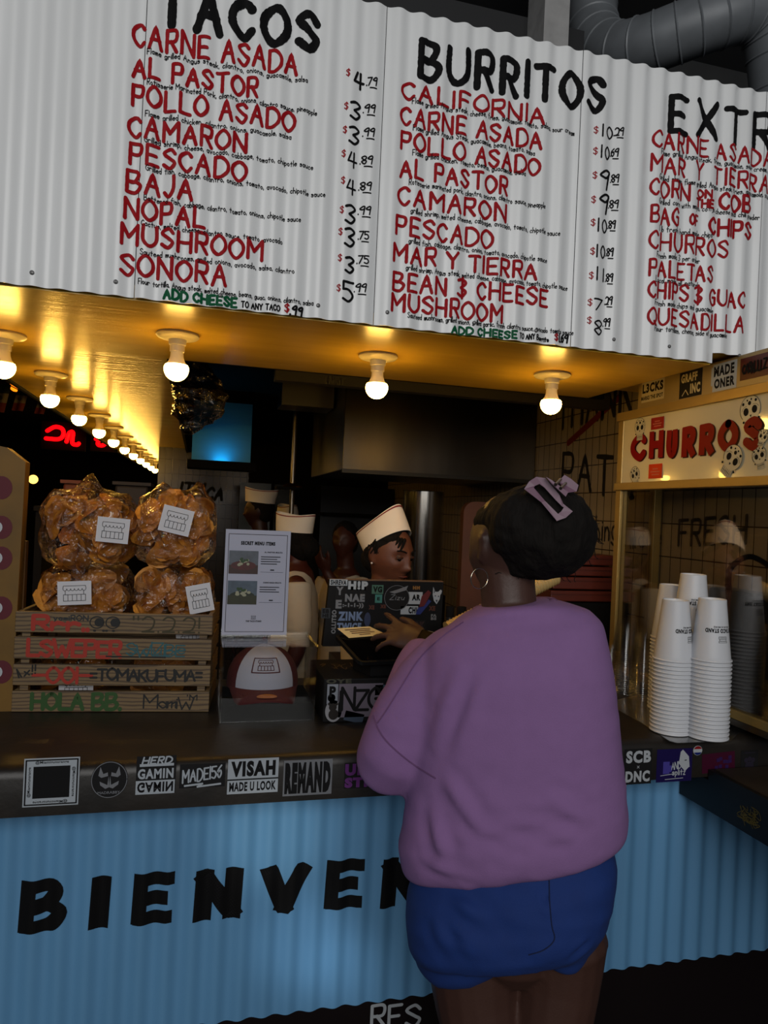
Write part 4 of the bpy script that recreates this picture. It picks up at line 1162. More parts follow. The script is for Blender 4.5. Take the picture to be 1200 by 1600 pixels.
STACKS = [((1047, 1142), 936, 'front left stack', 25), ((1110, 1150), 936, 'front right stack', 0), ((1052, 1112), 914, 'back left stack', 40), ((1086, 1108), 896, 'back right stack', -10)]
first = True
cup_pos = [(1.253, -.043), (1.323, -.070), (1.300, .075), (1.322, .032)]
for si, (pb, ytop, nm, rot) in enumerate(STACKS):
    b = at(*pb, z=ZC+.002)
    if si == 1: b.x -= .012
    if si == 2: b = V((1.382, .150, ZC))
    if si == 3: b = V((1.362, .030, ZC))
    zt_ = at(pb[0]+12, ytop, y=b.y).z
    n = max(2, int(round((zt_-ZC-.002-CUPH)/PIT))+1)
    for k in range(n):
        c = cup_t if first else copy_tree(cup_t)
        first = False
        c.location = (b.x, b.y, ZC+.0025+PIT*k)
        c.rotation_euler = (0, 0, R(rot+ (0 if k == n-1 else rg.uniform(-20, 20))))
        d = n-1-k
        c['label'] = f'white paper cup upside down, topmost of the {nm} of cups' if d == 0 else f'white paper cup, number {d+1} from the top of the {nm}'
        c['group'] = f'white cups nested in the {nm}'

m_clr = clear_mat('clear_cup_plastic', (1, 1, 1), .0, .12, fk=.16)
bm = lathe(B(), [(.0445, .0), (.0465, .002), (.0465, .005), (.0445, .007), (.0440, .015), (.031, .105), (.029, .108), (.0005, .108)], seg=28)
cc0 = thing('clear_cup', 'x', 'cup'); m_rimc = clear_mat('clear_cup_rim', (1, 1, 1), .12, .10)
_c = obj('body', bm, [m_clr, m_rimc], cc0, 50)
for p_ in _c.data.polygons:
    if p_.center.z < .0072: p_.material_index = 1
first = True
for (pb, ytop, nm) in (((975, 1082), 970, 'taller stack behind the white cups'), ((1004, 1092), 986, 'shorter stack beside the white cups'), ((952, 1078), 1003, 'stack half hidden by the sweatshirt')):
    b = at(*pb, z=ZC+.002); zt_ = at(pb[0]+6, ytop, y=b.y).z
    n = int(round((zt_-ZC-.108)/.0065))+1
    for k in range(n):
        c = cc0 if first else copy_tree(cc0); first = False
        c.location = (b.x, b.y, ZC+.0025+.0065*k)
        d = n-1-k
        c['label'] = f'clear plastic cup, topmost of the {nm}' if d == 0 else f'clear plastic cup, number {d+1} from the top of the {nm}'
        c['group'] = f'clear cups in the {nm}'
pts = [at(*p, z=ZC+.001) for p in ((945, 1098), (1000, 1128), (1046, 1158), (1058, 1161), (1142, 1158), (1160, 1140), (1110, 1100), (1000, 1085))]
bm = B(); loft(bm, [[(p.x, p.y, ZC+.0004) for p in pts], [(p.x, p.y, ZC+.0016) for p in pts]])
bmesh.ops.recalc_face_normals(bm, faces=bm.faces)
solo('plastic_sleeve', bm, clear_mat('milky_film', (.9, .9, .9), .25, .25, tint=.1), 'flattened clear plastic bag under the stacks of cups', 'plastic bag')

# ================================================================== churro warmer
XC = 1.44
m_gold = mat('worn_lamp_tinted_steel', (.68, .57, .33), .32, .45, var=.15, bump=.05, bscale=60)  # plain steel; the gold of the lamp light is put into its colour
yf = at(965, 700, x=XC).y; yn = -.235
zA = at(972, 645, x=XC).z; zB2 = at(972, 766, x=XC).z; zTop = 2.125
cw = thing('churro_warmer', 'tall steel and glass churro warmer with a sign reading CHURROS', 'food warmer', (1.5, .1, ZC))
X2 = 1.610
pw = .030
def post(name, x0_, x1_, y0_, y1_, z0_, z1_): return obj(name, bx(x0_, x1_, y0_, y1_, z0_, z1_, .002), m_gold, cw)
post('corner_post', XC, XC+pw, yf-pw, yf, ZC+.001, zA); post('corner_post', XC, XC+pw, yn, yn+pw, 1.12, zA)
post('corner_post', X2-pw, X2, yf-pw, yf, ZC+.001, zA); post('corner_post', X2-pw, X2, yn, yn+pw, 1.12, zA)
post('top_rail', XC-.006, XC+pw, yn-.004, yf+.004, zA-.030, zA+.0)
post('sign_rail', XC-.006, XC+pw, yn-.004, yf+.004, zB2, zB2+.026)
post('bottom_rail', XC, XC+pw, yn+pw, yf-pw, 1.118, 1.142)
post('bottom_rail', XC+pw, X2, yf-pw, yf, 1.118, 1.142)
post('bottom_rail', XC+pw, X2, yn, yn+pw, 1.118, 1.142)
obj('floor_tray', bx(XC+.002, X2-.002, yn+.002, yf-.002, 1.10, 1.117), m_steel, cw)
for yy in (-.08, yf-.06):
    obj('foot', bx(XC+.01, XC+.05, yy, yy+.04, ZC+.001, 1.10), m_darker, cw); obj('foot', bx(X2-.05, X2-.01, yy, yy+.04, ZC+.001, 1.10), m_darker, cw)
m_glass = clear_mat('warmer_glass', (.95, .94, .92), .03, .03, tint=.06, fk=.35)
obj('glass_pane', bx(XC+.010, XC+.014, yn+pw, yf-pw, 1.142, zB2), m_glass, cw)
obj('glass_pane', bx(XC+pw, X2-pw, yf-.018, yf-.014, 1.142, zB2), m_glass, cw)
obj('glass_pane', bx(XC+pw, X2-pw, yn+.014, yn+.018, 1.142, zB2), m_glass, cw)
obj('roof', bx(XC+pw, X2, yn, yf, zA-.03, zA-.001), m_steel, cw)
hd = obj('header_box', bx(XC+.012, X2-.004, yn-.02, at(998, 597, x=XC+.012).y, zA+.0005, zTop, .002), mat('worn_brass_toned_steel', (.66, .58, .40), .38, .35, var=.2), cw)
# sign glass
yL, yR = yf-pw+.004, yn+.012
zs0, zs1 = zB2+.026, zA-.030
m_sign = mat('milky_sign_glass', (.78, .75, .64), .12, coat=.5)
sg = obj('sign_panel', bx(XC+.002, XC+.006, yR, yL, zs0, zs1), m_sign, cw)
obj('sign_gasket', bx(XC+.0065, XC+.012, yR-.004, yL+.004, zs0-.004, zs1+.004), m_darker, cw)
fS = lambda e: (lambda u, v: V((XC+.002-e, yL-u, v)))
def spt(px, py): 
    a = at(px, py, x=XC+.002); return yL-a.y, a.z
m_cr = mat('crimson_sign_paint', (.46, .012, .02), .6, spec=.2); m_crd = mat('dark_crimson_sign_paint', (.14, .012, .016), .6, spec=.2)
def sign_word(e, m, dx, dz, wd, name):
    bm = B()
    rows = [('C', 986, 1009, 722, 679), ('H', 1014, 1036, 718, 674), ('U', 1041, 1058, 717, 672), ('R', 1065, 1086, 716, 668), ('R', 1092, 1115, 713, 664), ('O', 1122, 1152, 708, 658), ('S', 1161, 1190, 706, 653)]
    for ch, x0_, x1_, yb_, yt_ in rows:
        u0, z0 = spt(x0_, yb_); u1, _ = spt(x1_, yb_); _, z1 = spt(x0_, yt_)
        letter(bm, ch, u0+wd/2+dx, z0+wd/2+dz, u1-u0-wd, z1-z0-wd, wd, fS(e), .008, 2, 'square' if ch in 'HUR' else 'round')
    return obj(name, bm, m, sg)
sign_word(.0010, m_crd, .007, -.003, .026, 'letter_shade')
sign_word(.0018, m_cr, 0, 0, .025, 'lettering')
for (p0, p1, m) in (((1018, 650), (1039, 672), 'crimson'), ((1014, 724), (1036, 748), 'orange')):
    u0, z0 = spt(p0[0], p1[1]); u1, z1 = spt(p1[0], p0[1])
    tg = obj('price_tag', quad(B(), u0, z0, u1, z1, fS(.0026)), mat(m+'_tag', (.55, .03, .05) if m == 'crimson' else (.75, .20, .03), .4), sg)
    bm = B()
    for i, (a, b) in enumerate(((.3, .7), (.15, .85), (.25, .8))): quad(bm, u0+(u1-u0)*a, z0+(z1-z0)*(.62-.2*i), u0+(u1-u0)*b, z0+(z1-z0)*(.70-.2*i), fS(.0032))
    obj('printing', bm, mat('pale_rose_print', (.70, .40, .34), .5), tg)
def skull(px, py, rpx, ang, e=.0022):
    """Small round folk style skull, drawn in black on white."""
    u, z = spt(px, py); u2, _ = spt(px+rpx, py); r_ = abs(u2-u)
    ca, sa = math.cos(R(ang)), math.sin(R(ang))
    def g(e2): 
        return lambda a, b: fS(e2)(u+a*ca-b*sa, z+(a*sa+b*ca))
    bm = B(); disc(bm, 0, .1*r_, r_, g(e), 24, r_*1.0); quad(bm, -r_*.55, -r_*1.5, r_*.55, -r_*.7, g(e)); h = obj('skull', bm, mat('sign_white', (.70, .69, .62), .4), sg)
    bm = B(); q = g(e+.0006)
    curve(bm, [(r_*math.cos(a*PI/10), .1*r_+r_*math.sin(a*PI/10)) for a in range(-2, 13)], .0013, q)
    for s in (1, -1):
        disc(bm, s*r_*.42, -.02*r_, r_*.26, q, 12, r_*.3); disc(bm, s*r_*.62, .62*r_, r_*.12, q, 8); disc(bm, s*r_*.2, .8*r_, r_*.08, q, 8)
        curve(bm, [(s*r_*.3, .38*r_), (s*r_*.6, .34*r_), (s*r_*.85, .1*r_)], .001, q)
        disc(bm, s*r_*.75, -.75*r_, r_*.1, q, 8)
    poly(bm, [(-.1*r_, -.35*r_), (.1*r_, -.35*r_), (0, -.55*r_)], q); disc(bm, 0, .55*r_, r_*.16, q, 10)
    for i in range(6): line(bm, [(r_*(-.45+.18*i), -1.4*r_), (r_*(-.45+.18*i), -.85*r_)], .0009, q)
    line(bm, [(-r_*.5, -1.12*r_), (r_*.5, -1.12*r_)], .0009, q)
    obj('drawing', bm, m_ink, h)
skull(1001, 668, 8, 0); skull(993, 742, 7, 20); skull(1146, 717, 15, -35, .0034); skull(1173, 641, 16, 10, .0010); skull(1187, 712, 11, 15, .0010); skull(1194, 682, 8, -20, .0034)
# header stickers
fH = lambda e: (lambda u, v: V((XC+.012-e, -u, v)))
def hst(q, m, texts, ink, label, stroke=None):
    x0_, y0_, x1_, y1_ = q
    a = at(x0_, (y0_+y1_)/2+3, x=XC+.0118); b = at(x1_, (y0_+y1_)/2-3, x=XC+.0118); xm = (x0_+x1_)/2
    z1 = at(xm, y0_+4, x=XC+.0118).z; z0 = at(xm, y1_-4, x=XC+.0118).z
    W = a.y-b.y; H = z1-z0
    f = lambda e: (lambda u, v: V((XC+.0118-e, a.y-u, z0+v)))
    p = obj('sticker', loft(B(), [[f(e)(u, v) for u, v in ((0, 0), (W, 0), (W, H), (0, H))] for e in (0, .0006)]), m, hd, label=label)
    bm = B()
    for t in texts: print_text(bm, t[0], t[1]*W, t[2]*H, t[3]*W, t[4]*H, f(.0011), .05)
    if stroke: stroke(bm, W, H, f(.0011))
    obj('printing', bm, ink, p)
hst((1003, 590, 1038, 630), mat('cream_sticker', (.74, .70, .56), .4), [('L3CKS', .04, .44, .92, .46), ('MARKS THE SPOT', .0, .1, .96, .20)], m_ink, 'cream sticker reading L3CKS marks the spot')
hst((1062, 575, 1097, 624), m_sk, [('GRAFF', .08, .58, .72, .34), ('INC', .5, .12, .44, .38)], mat('cream_sticker', '000000'), 'black sticker reading GRAFF INC', lambda bm, W, H, f: [line(bm, [(W*.15, H*.1), (W*.3, H*.3), (W*.42, H*.1)], .003, f)])
hst((1114, 562, 1151, 613), m_sw, [('MADE', .05, .54, .86, .38), ('ONER', .08, .1, .86, .36)], m_ink, 'white sticker reading MADE ONER')
hst((1157, 551, 1204, 594), mat('dark_red_sticker', (.28, .03, .05), .4), [], m_ink, 'dark red sticker with a graffiti signature', lambda bm, W, H, f: letter(bm, 'CASKULLZ', W*.1, H*.28, W*.8, H*.42, .005, lambda u, v: f(u, v)+V((-.001, 0, 0)), .01, jit=1, gap=.6))
q = [o for o in hd.children if 'dark red' in o.get('label', '')][0]
bm = B(); a = at(1160, 577, x=XC+.011); b = at(1204, 568, x=XC+.011)
poly(bm, [(-a.y, a.z-.028), (-b.y-.02, a.z-.028), (-b.y-.02, a.z+.026), (-a.y, a.z+.026)], lambda u, v: V((XC+.0109, u, v))); obj('white_field', bm, m_sw, q)
# inside
bm = B(); box(bm, XC+.05, X2-.02, yn+.05, .16, 1.142, 1.20); box(bm, XC+.06, X2-.03, yn+.06, .14, 1.2, 1.46, .01)
obj('hot_plate', bm, mat('black_enamel', (.02, .02, .022), .3), cw)
bm = B(); tube(bm, smooth_path([(XC+.06, .05, 1.46), (XC+.07, .06, 1.52), (XC+.10, .02, 1.56), (XC+.12, -.05, 1.53)], 6), .008, 8); obj('handle', bm, m_darker, cw)
for yy, nm in ((yf-.055, 0), (-.185, 1)):
    bm = B(); tube(bm, [(XC+.03, yy, zB2-.001), (XC+.03, yy, zB2-.018)], .005, 8); ball(bm, (XC+.03, yy, zB2-.024), .009, 12); obj('knob', bm, m_darker, cw)

# ================================================================== ducts above the board
m_duct = mat('grey_painted_duct', (.45, .47, .49), .5, .15, var=.25, vscale=10)
def duct_path(pxs, r_, label):
    P = smooth_path([at(a, b, y=c) for a, b, c in pxs], 7)
    t = thing('ventilation_duct', label, 'duct', P[0])
    obj('pipe', tube(B(), P, r_, 32), m_duct, t, 40)
    return t, P
dt, P = duct_path([(927, -160, .60), (926, -60, .60), (924, 15, .60), (931, 58, .56), (958, 80, .46), (1005, 72, .36), (1060, 52, .28), (1115, 32, .22), (1165, 18, .19), (1196, 34, .19), (1213, 84, .20), (1220, 170, .22)], .088, 'round grey ventilation duct bending down and across above the menu board')
for i in range(10, len(P)-3, 4):
    d = (P[i+1]-P[i]).normalized()
    obj('seam_ring', tube(B(), [P[i]-d*.004, P[i], P[i]+d*.004], [.0885, .0915, .0885], 32), m_duct, dt, 40)
b2 = thing('ventilation_duct', 'dark rectangular duct behind the round ventilation pipe', 'duct', (1.8, 1.0, 3.0))
obj('body', bx(1.25, 3.0, .80, 1.2, 2.75, 3.2, .01), mat('dark_duct_metal', (.05, .05, .052), .6), b2)

# ================================================================== kitchen
m_hood = mat('dim_stainless_hood', (.30, .28, .25), .28, 1, var=.2, vscale=3, bump=.12, bscale=3, stretch=(3, 3, .5))
hx0, hx1 = at(535, 735, y=1.55).x, 1.612
hz0 = at(630, 740, y=1.55).z
hood = thing('range_hood', 'large stainless kitchen hood hanging behind the cashier', 'hood', ((hx0+hx1)/2, 1.9, hz0))
obj('body', bx(hx0, hx1, 1.55, 2.5, hz0, 2.318, .004), m_hood, hood)
obj('lip', bx(hx0-.004, hx1, 1.53, 1.549, hz0-.012, hz0+.006), mat('dim_steel_lip', (.2, .19, .17), .4, .8), hood)
lz0, lz1 = at(480, 635, y=1.8).z, at(480, 597, y=1.8).z
hood2 = thing('air_curtain', 'narrow stainless fan box under the kitchen ceiling beside the hood', 'fan box', (at(485, 610, y=1.8).x, 1.85, lz0))
for _x in (.52, .60): obj('hanger', bx(_x, _x+.01, 1.9, 1.91, lz1, 2.319), m_steel, hood2)
obj('housing', bx(at(441, 610, y=1.8).x, hx0-.01, 1.8, 2.0, lz0, lz1), mat('satin_steel', (.42, .42, .43), .35, .9), hood2)
fz0, fz1 = at(640, 612, y=.9).z, at(640, 585, y=.9).z
struct('trim_6', bx(at(430, 590, y=.9).x, 1.612, .9, .95, fz0, 2.319), mat('grey_beam_paint', (.20, .19, .18), .7))
# blue lit hood on the left
bh = thing('blue_lit_hood', 'second hood glowing blue above the back of the kitchen', 'hood', (.15, 2.6, 1.8))
bx0, bx1 = at(300, 700, y=2.6).x, at(392, 700, y=2.6).x
bz0, bz1 = at(345, 722, y=2.6).z, at(345, 628, y=2.6).z
obj('panel', bx(bx0, bx1, 2.6, 2.62, bz0, bz1), mat('blue_light_tinted_steel', (.12, .50, .62), .4, .2, bump=.1, bscale=8, stretch=(1, 1, 6)), bh)  # steel whose base colour carries part of the blue light
area('kitchen_blue_light', ((bx0+bx1)/2, 2.54, bz0+.004), ((bx0+bx1)/2, 2.60, bz0+.14), .07, .07, .30, (.02, .52, .90))
for _x in (bx0+.03, bx1-.03): obj('hanger', tube(B(), [(_x, 2.61, bz1-.01), (_x, 2.61, 2.3195)], .006, 8), m_darker, bh)
obj('canopy', bx(bx0-.02, bx1+.02, 2.40, 2.62, bz0-.05, bz0-.005), m_darker, bh)
# added black block standing in for the kitchen's darkness, then the pot
rng_ = thing('dark_filler_block', 'black block added to fill the dark along the back wall of the kitchen', 'range', (1.28, 3.9, 0))
obj('body', bx(.97, 1.60, 3.5, 4.39, .001, .95), m_darker, rng_)
obj('back_panel', bx(.98, 1.60, 4.15, 4.39, .95, 1.84), mat('dark_filler_panel', (.03, .027, .025), .4), rng_)
obj('shelf', bx(.97, 1.60, 3.9, 4.149, 1.60, 1.62), m_darker, rng_)
pz0 = at(672, 815, y=2.0).z
pa, pb = at(640, 790, y=2.0), at(702, 790, y=2.0)
pot_r = (pb.x-pa.x)/2
pot = thing('steel_pot', 'big shiny steel pot under the hood behind the cashier', 'pot', ((pa.x+pb.x)/2, 2.0+pot_r, 0))
ztp = at(670, 768, y=2.0).z
obj('body', lathe(B(), [(.001, 1.20), (pot_r, 1.20), (pot_r, ztp), (pot_r+.004, ztp+.004), (pot_r-.004, ztp+.002), (pot_r-.004, 1.22), (.001, 1.22)], ((pa.x+pb.x)/2, 2.0+pot_r, 0), 40), mat('shiny_pot_steel', (.55, .54, .52), .18, 1), pot, 40)
obj('burner', bx(pa.x, pb.x, 2.0, 2.0+2*pot_r, 0.001, 1.199), m_darker, pot)
# brown board right behind her face
ba, bb = at(722, 860, y=1.2), at(772, 860, y=1.2)
bz = at(745, 784, y=1.2).z; bw = bb.x-ba.x
bm = B(); o2 = [(ba.x, 1.0), (bb.x+.05, 1.0)]+[(bb.x+.05-.05*(1-math.cos(R(a))), bz-.05+.05*math.sin(R(a))) for a in range(0, 91, 15)]+[(ba.x+.05-.05*math.sin(R(a)), bz-.05+.05*math.cos(R(a))) for a in range(0, 91, 15)]
loft(bm, [[(x, 1.2, z) for x, z in o2], [(x, 1.24, z) for x, z in o2]]); bmesh.ops.recalc_face_normals(bm, faces=bm.faces)
kb = thing('kitchen_counter', 'low dark work counter in the kitchen behind the order screen', 'counter', (.9, 1.3, 0))
obj('body', bx(.62, 1.61, 1.18, 1.46, .001, .96), m_darker, kb); obj('top', bx(.60, 1.612, 1.17, 1.48, .961, .999), m_steel, kb)
solo('wooden_board', bm, mat('reddish_brown_wood', (.34, .17, .07), .55, var=.3), 'upright reddish brown wooden board with rounded corners beside the customer\'s face', 'board')
rk0, rk1 = at(862, 900, y=0.70), at(968, 900, y=0.70)
for i, (ya, yb_) in enumerate(((868, 884), (886, 901), (903, 922), (924, 941))):
    z1 = at(930, ya, y=0.70).z; z0 = at(930, yb_, y=0.70).z
    t = thing('terracotta_bin', 'terracotta coloured bin, '+('topmost', 'second', 'third', 'lowest')[i]+' of the stack behind the customer\'s head', 'bin', ((rk0.x+rk1.x)/2, 0.78, z0), 'terracotta bins')
    x_a, x_b = rk0.x+.02*(3-i)*.4, min(rk1.x, 1.60)
    bm = bx(x_a, x_b, 0.70, 0.86, z0+.001, z1, .004); obj('body', bm, mat('terracotta_plastic', (.34, .11, .05), .5, var=.25), t)
    obj('lip', bx(x_a-.003, x_b, 0.696, 0.6995, z1-.012, z1-.003), mat('terracotta_plastic', '000000'), t)
zlow = at(930, 942, y=0.70).z
st_ = thing('bin_rack', 'dark rack carrying the terracotta bins', 'rack', (1.45, .78, 0)); obj('frame', bx(rk0.x+.01, 1.605, 0.70, 0.87, 0.001, zlow-.001), m_darker, st_)
# pale notice panels and a pole at the back
def panel(name, q, y, m, label, cat, th=.02):
    a, b = at(q[0], q[3], y=y), at(q[2], q[1], y=y)
    return solo(name, bx(a.x, b.x, y, y+th, .001, b.z), m, label, cat)
panel('door_window', (372, 756, 424, 838), 4.0, mat('dim_blue_glass', (.15, .19, .22), .3), 'pale bluish glass door panel behind the worker in the farthest hat', 'window panel')
panel('steel_door', (426, 758, 454, 838), 4.02, mat('dim_grey_steel_door', (.11, .12, .125), .4, .3), 'dim grey steel door behind the two workers', 'door')
pp = at(457, 760, y=2.4)
solo('steel_pole', tube(B(), [(pp.x, 2.4, .001), (pp.x, 2.4, 2.319)], .014, 14), m_steel, 'thin steel pole standing in the back of the kitchen', 'pole', None, 40)
gl = at(457, 758, y=2.30)
bm = lathe(B(), [(.001, .012), (.030, .008), (.055, -.008), (.052, -.011), (.03, .0), (.001, .003)], (gl.x, 2.30, gl.z), 24)
solo('wall_shelf', bx(gl.x-.09, pp.x+.02, 2.26, 2.385, gl.z-.025, gl.z-.0115), m_darker, 'small dark shelf fixed to the steel pole', 'shelf')
solo('brass_dish', bm, mat('lit_brass', (.75, .48, .12), .3, 1), 'small brass bowl catching the light beside the pole', 'bowl', None, 40)

# ================================================================== hanging plastic bag
hb = at(305, 612, y=.95)
bm = B(); rows = []
for j in range(25):
    t = j/24; row = []
    for i in range(24):
        a = 2*PI*i/24; r_ = (.018+.078*math.sin(PI*min(1, t*.92+.05))**.8)*(1 if t < .75 else 1-.5*(t-.75)/.25)
        p = V((hb.x+r_*math.cos(a)+.045*math.sin(t*2.4)-.02-.03*t*t, .95+r_*.6*math.sin(a), hb.z+.115-.27*t))
        p += V((math.cos(a), math.sin(a), 0))*noise.noise(p*38)*.022
        row.append(p)
    rows.append(row)
loft(bm, rows)
pbag = thing('hanging_plastic_bag', 'crumpled clear plastic bag hanging under the kitchen ceiling', 'plastic bag', (hb.x, .95, hb.z-.15))
obj('film', bm, clear_mat('dusky_crinkled_film', (.60, .55, .5), .01, .15, bump=.8, bscale=12, tint=.25, fk=.55), pbag, True)
obj('hook', tube(B(), [(hb.x-.015, .95, hb.z+.11), (hb.x-.015, .95, 2.319)], .003, 8), m_steel, pbag)

# ================================================================== dining room on the left
m_neon = mat('red_neon_glow', (1.0, .012, .03), .3, emit=3.0)
NY = 5.0
def neon(paths, label):
    bm = B()
    P = [[at(a, b, y=NY) for a, b in p] for p in paths]
    for p in P: tube(bm, smooth_path(p, 6), .017, 8, True)
    zmin = min(q.z for p in P for q in p); xm = P[0][0].x
    t = thing('neon_sign', label, 'neon sign', (xm, NY, zmin))
    obj('tube', bm, m_neon, t, True)
    for _q in (P[0][0].x, P[-1][-1].x): obj('hanger', tube(B(), [(_q, NY+.05, zmin), (_q, NY+.05, 2.499)], .004, 6), m_darker, t)
    obj('backing', bx(min(q.x for p in P for q in p)-.05, max(q.x for p in P for q in p)+.05, NY+.04, NY+.06, zmin-.05, max(q.z for p in P for q in p)+.05), m_darker, t)
neon([[(74, 673), (86, 667), (97, 670), (99, 679), (92, 686), (72, 685)], [(104, 690), (108, 677), (114, 676), (113, 692), (120, 695), (123, 693)]], 'red neon script, larger word on the dark dining room wall')
neon([[(150, 686), (155, 683), (153, 694), (160, 696), (166, 693), (174, 697)]], 'red neon script, smaller word half hidden by the row of bulbs')
FY = 2.6
fg0, fw0, fr0 = mat('flag_green', (.03, .10, .06), .8), mat('flag_white', (.42, .38, .33), .8), mat('flag_red', (.36, .03, .03), .8)
for i, (q, nm) in enumerate((((-14, 600, 8, 643), 'at the edge of the picture'), ((18, 606, 37, 641), 'below the orange lamp'), ((53, 618, 69, 646), 'beside the second bulb of the row'))):
    a, b = at(q[0], q[3], y=FY+.1*i), at(q[2], q[1], y=FY+.1*i); y = FY+.1*i
    t = thing('mexican_flag', 'small hanging Mexican flag '+nm, 'flag', ((a.x+b.x)/2, y, a.z), 'little flags in the dining room')
    h = (b.z-a.z)/3; sl_ = .010
    for k, m in enumerate((fr0, fw0, fg0)):
        bm = B(); rows = []
        for n_ in range(9):
            u = n_/8; x = a.x+(b.x-a.x)*u; w_ = .006*math.sin(u*7); rows.append([(x+sl_*k, y+w_, a.z+h*k), (x+sl_*(k+1), y+w_, a.z+h*(k+1)), (x+sl_*(k+1), y+w_+.002, a.z+h*(k+1)), (x+sl_*k, y+w_+.002, a.z+h*k)])
        obj(('red_band', 'white_band', 'green_band')[k], loft(bm, rows), m, t)
    bm = B(); disc(bm, (a.x+b.x)/2+.012, a.z+h*1.5, h*.25, lambda u, v: V((u, y-.009, v)), 12); obj('emblem', bm, mat('flag_emblem', (.10, .07, .03), .8), t)
al = at(-30, 588, y=FY); ar = at(95, 640, y=FY+.25)
solo('flag_string', tube(B(), [al+V((0, 0, .03)), (al+ar)/2+V((0, 0, .01)), ar+V((0, 0, .03))], .003, 8), m_dark, 'thin dark string the little flags hang from', 'string')
def glow(px, y, r_, col, st, label, nm='pendant_lamp'):
    p = at(*px, y=y); m = mat('glow_%d' % px[0], col, .4, emit=st)
    t = thing(nm, label, 'lamp', (p.x, y, p.z))
    obj('bulb', ball(B(), p, r_, 14), m, t, True); obj('cord', tube(B(), [p+V((0, 0, r_+.001)), (p.x, y, 2.499)], .004, 8), m_darker, t)
glow((24, 604), 3.6, .035, (1, .5, .06), 2.0, 'orange glowing pendant lamp above the little flags')
glow((52, 749), 7.0, .05, (1, .75, .35), 3, 'tiny far pendant lamp in the dark dining room')
def dbox(q, y, m, label):
    a, b = at(q[0], q[3], y=y), at(q[2], q[1], y=y)
    t = thing('storage_box', label, 'box', ((a.x+b.x)/2, y+.1, a.z)); obj('body', bx(a.x, b.x, y, y+.25, a.z, b.z, .01), m, t)
    obj('lid', bx(a.x-.01, b.x+.01, y-.01, y+.26, b.z+.001, b.z+.015), m, t); return a, b
a, b = dbox((97, 757, 138, 792), 1.55, mat('orange_carton', (.40, .17, .03), .6), 'orange carton on the shelf behind the chip bags, at the left')
a2, b2 = dbox((178, 760, 232, 796), 1.55, mat('dark_brown_carton', (.10, .045, .02), .6), 'brown carton on the shelf behind the chip bags, at the right')
sh = thing('back_shelf', 'dark shelf unit behind the crate of chips', 'shelf', (-.35, 1.7, 0))
obj('board', bx(a.x-.1, b2.x+.08, 1.5, 1.85, a.z-.02, a.z-.0005), m_dark, sh)
for x in (a.x-.08, b2.x+.06): obj('post', bx(x-.015, x+.015, 1.52, 1.83, .001, a.z-.021), m_dark, sh)
for x in (a.x-.08,): obj('board', bx(a.x-.06, b2.x+.04, 1.52, 1.83, .6, .62), m_dark, sh)

# cream ribbed paper roll behind the customer's shoulder
r0, r1 = at(700, 985, y=.30), at(868, 900, y=.34)
bm = B(); n = 150; P = [r0.lerp(r1, i/n) for i in range(n+1)]
tube(bm, P, [.026+.0016*math.cos(i*2*PI/4) for i in range(n+1)], 20)
_pr = thing('paper_roll', 'cream ribbed paper sleeve leaning behind the customer\'s neck', 'paper sleeve', (r0.x, r0.y, ZC))
obj('holder', bx(r0.lerp(r1, .4).x-.01, r0.lerp(r1, .4).x+.01, r0.lerp(r1, .4).y-.01, r0.lerp(r1, .4).y+.01, ZC+.001, r0.lerp(r1, .4).z-.029), m_darker, _pr)
obj('sleeve', bm, mat('cream_ribbed_paper', (.80, .68, .44), .55), _pr, 60)
def jar(px, y, w_, h_, m, label):
    p = at(*px, y=y); h_ = p.z+h_-ZC-.001; p = V((p.x, y, ZC+.001)); t = thing('spice_jar', label, 'jar', p); obj('glass', lathe(B(), [(.001, 0), (w_, 0), (w_, h_*.8), (w_*.8, h_*.86), (w_*.8, h_)], p, 20), m, t, 40)
    obj('lid', lathe(B(), [(w_*.85, h_*.92), (w_*.85, h_*1.06), (.001, h_*1.06)], p, 20), m_dark, t, 40)
jar((701, 1003), .46, .016, .10, mat('grey_jar', (.16, .15, .14), .3), 'dim grey jar beside the order screen')
jar((719, 1003), .48, .018, .10, mat('dark_label_jar', (.07, .05, .035), .3, var=.5, vscale=60), 'dark jar with a label next to the dim grey jar')
# ================================================================== people
def on_skin(name, rgb, r=.5): return mat(name, rgb, r, var=.12, vscale=12, bump=.05, bscale=200)

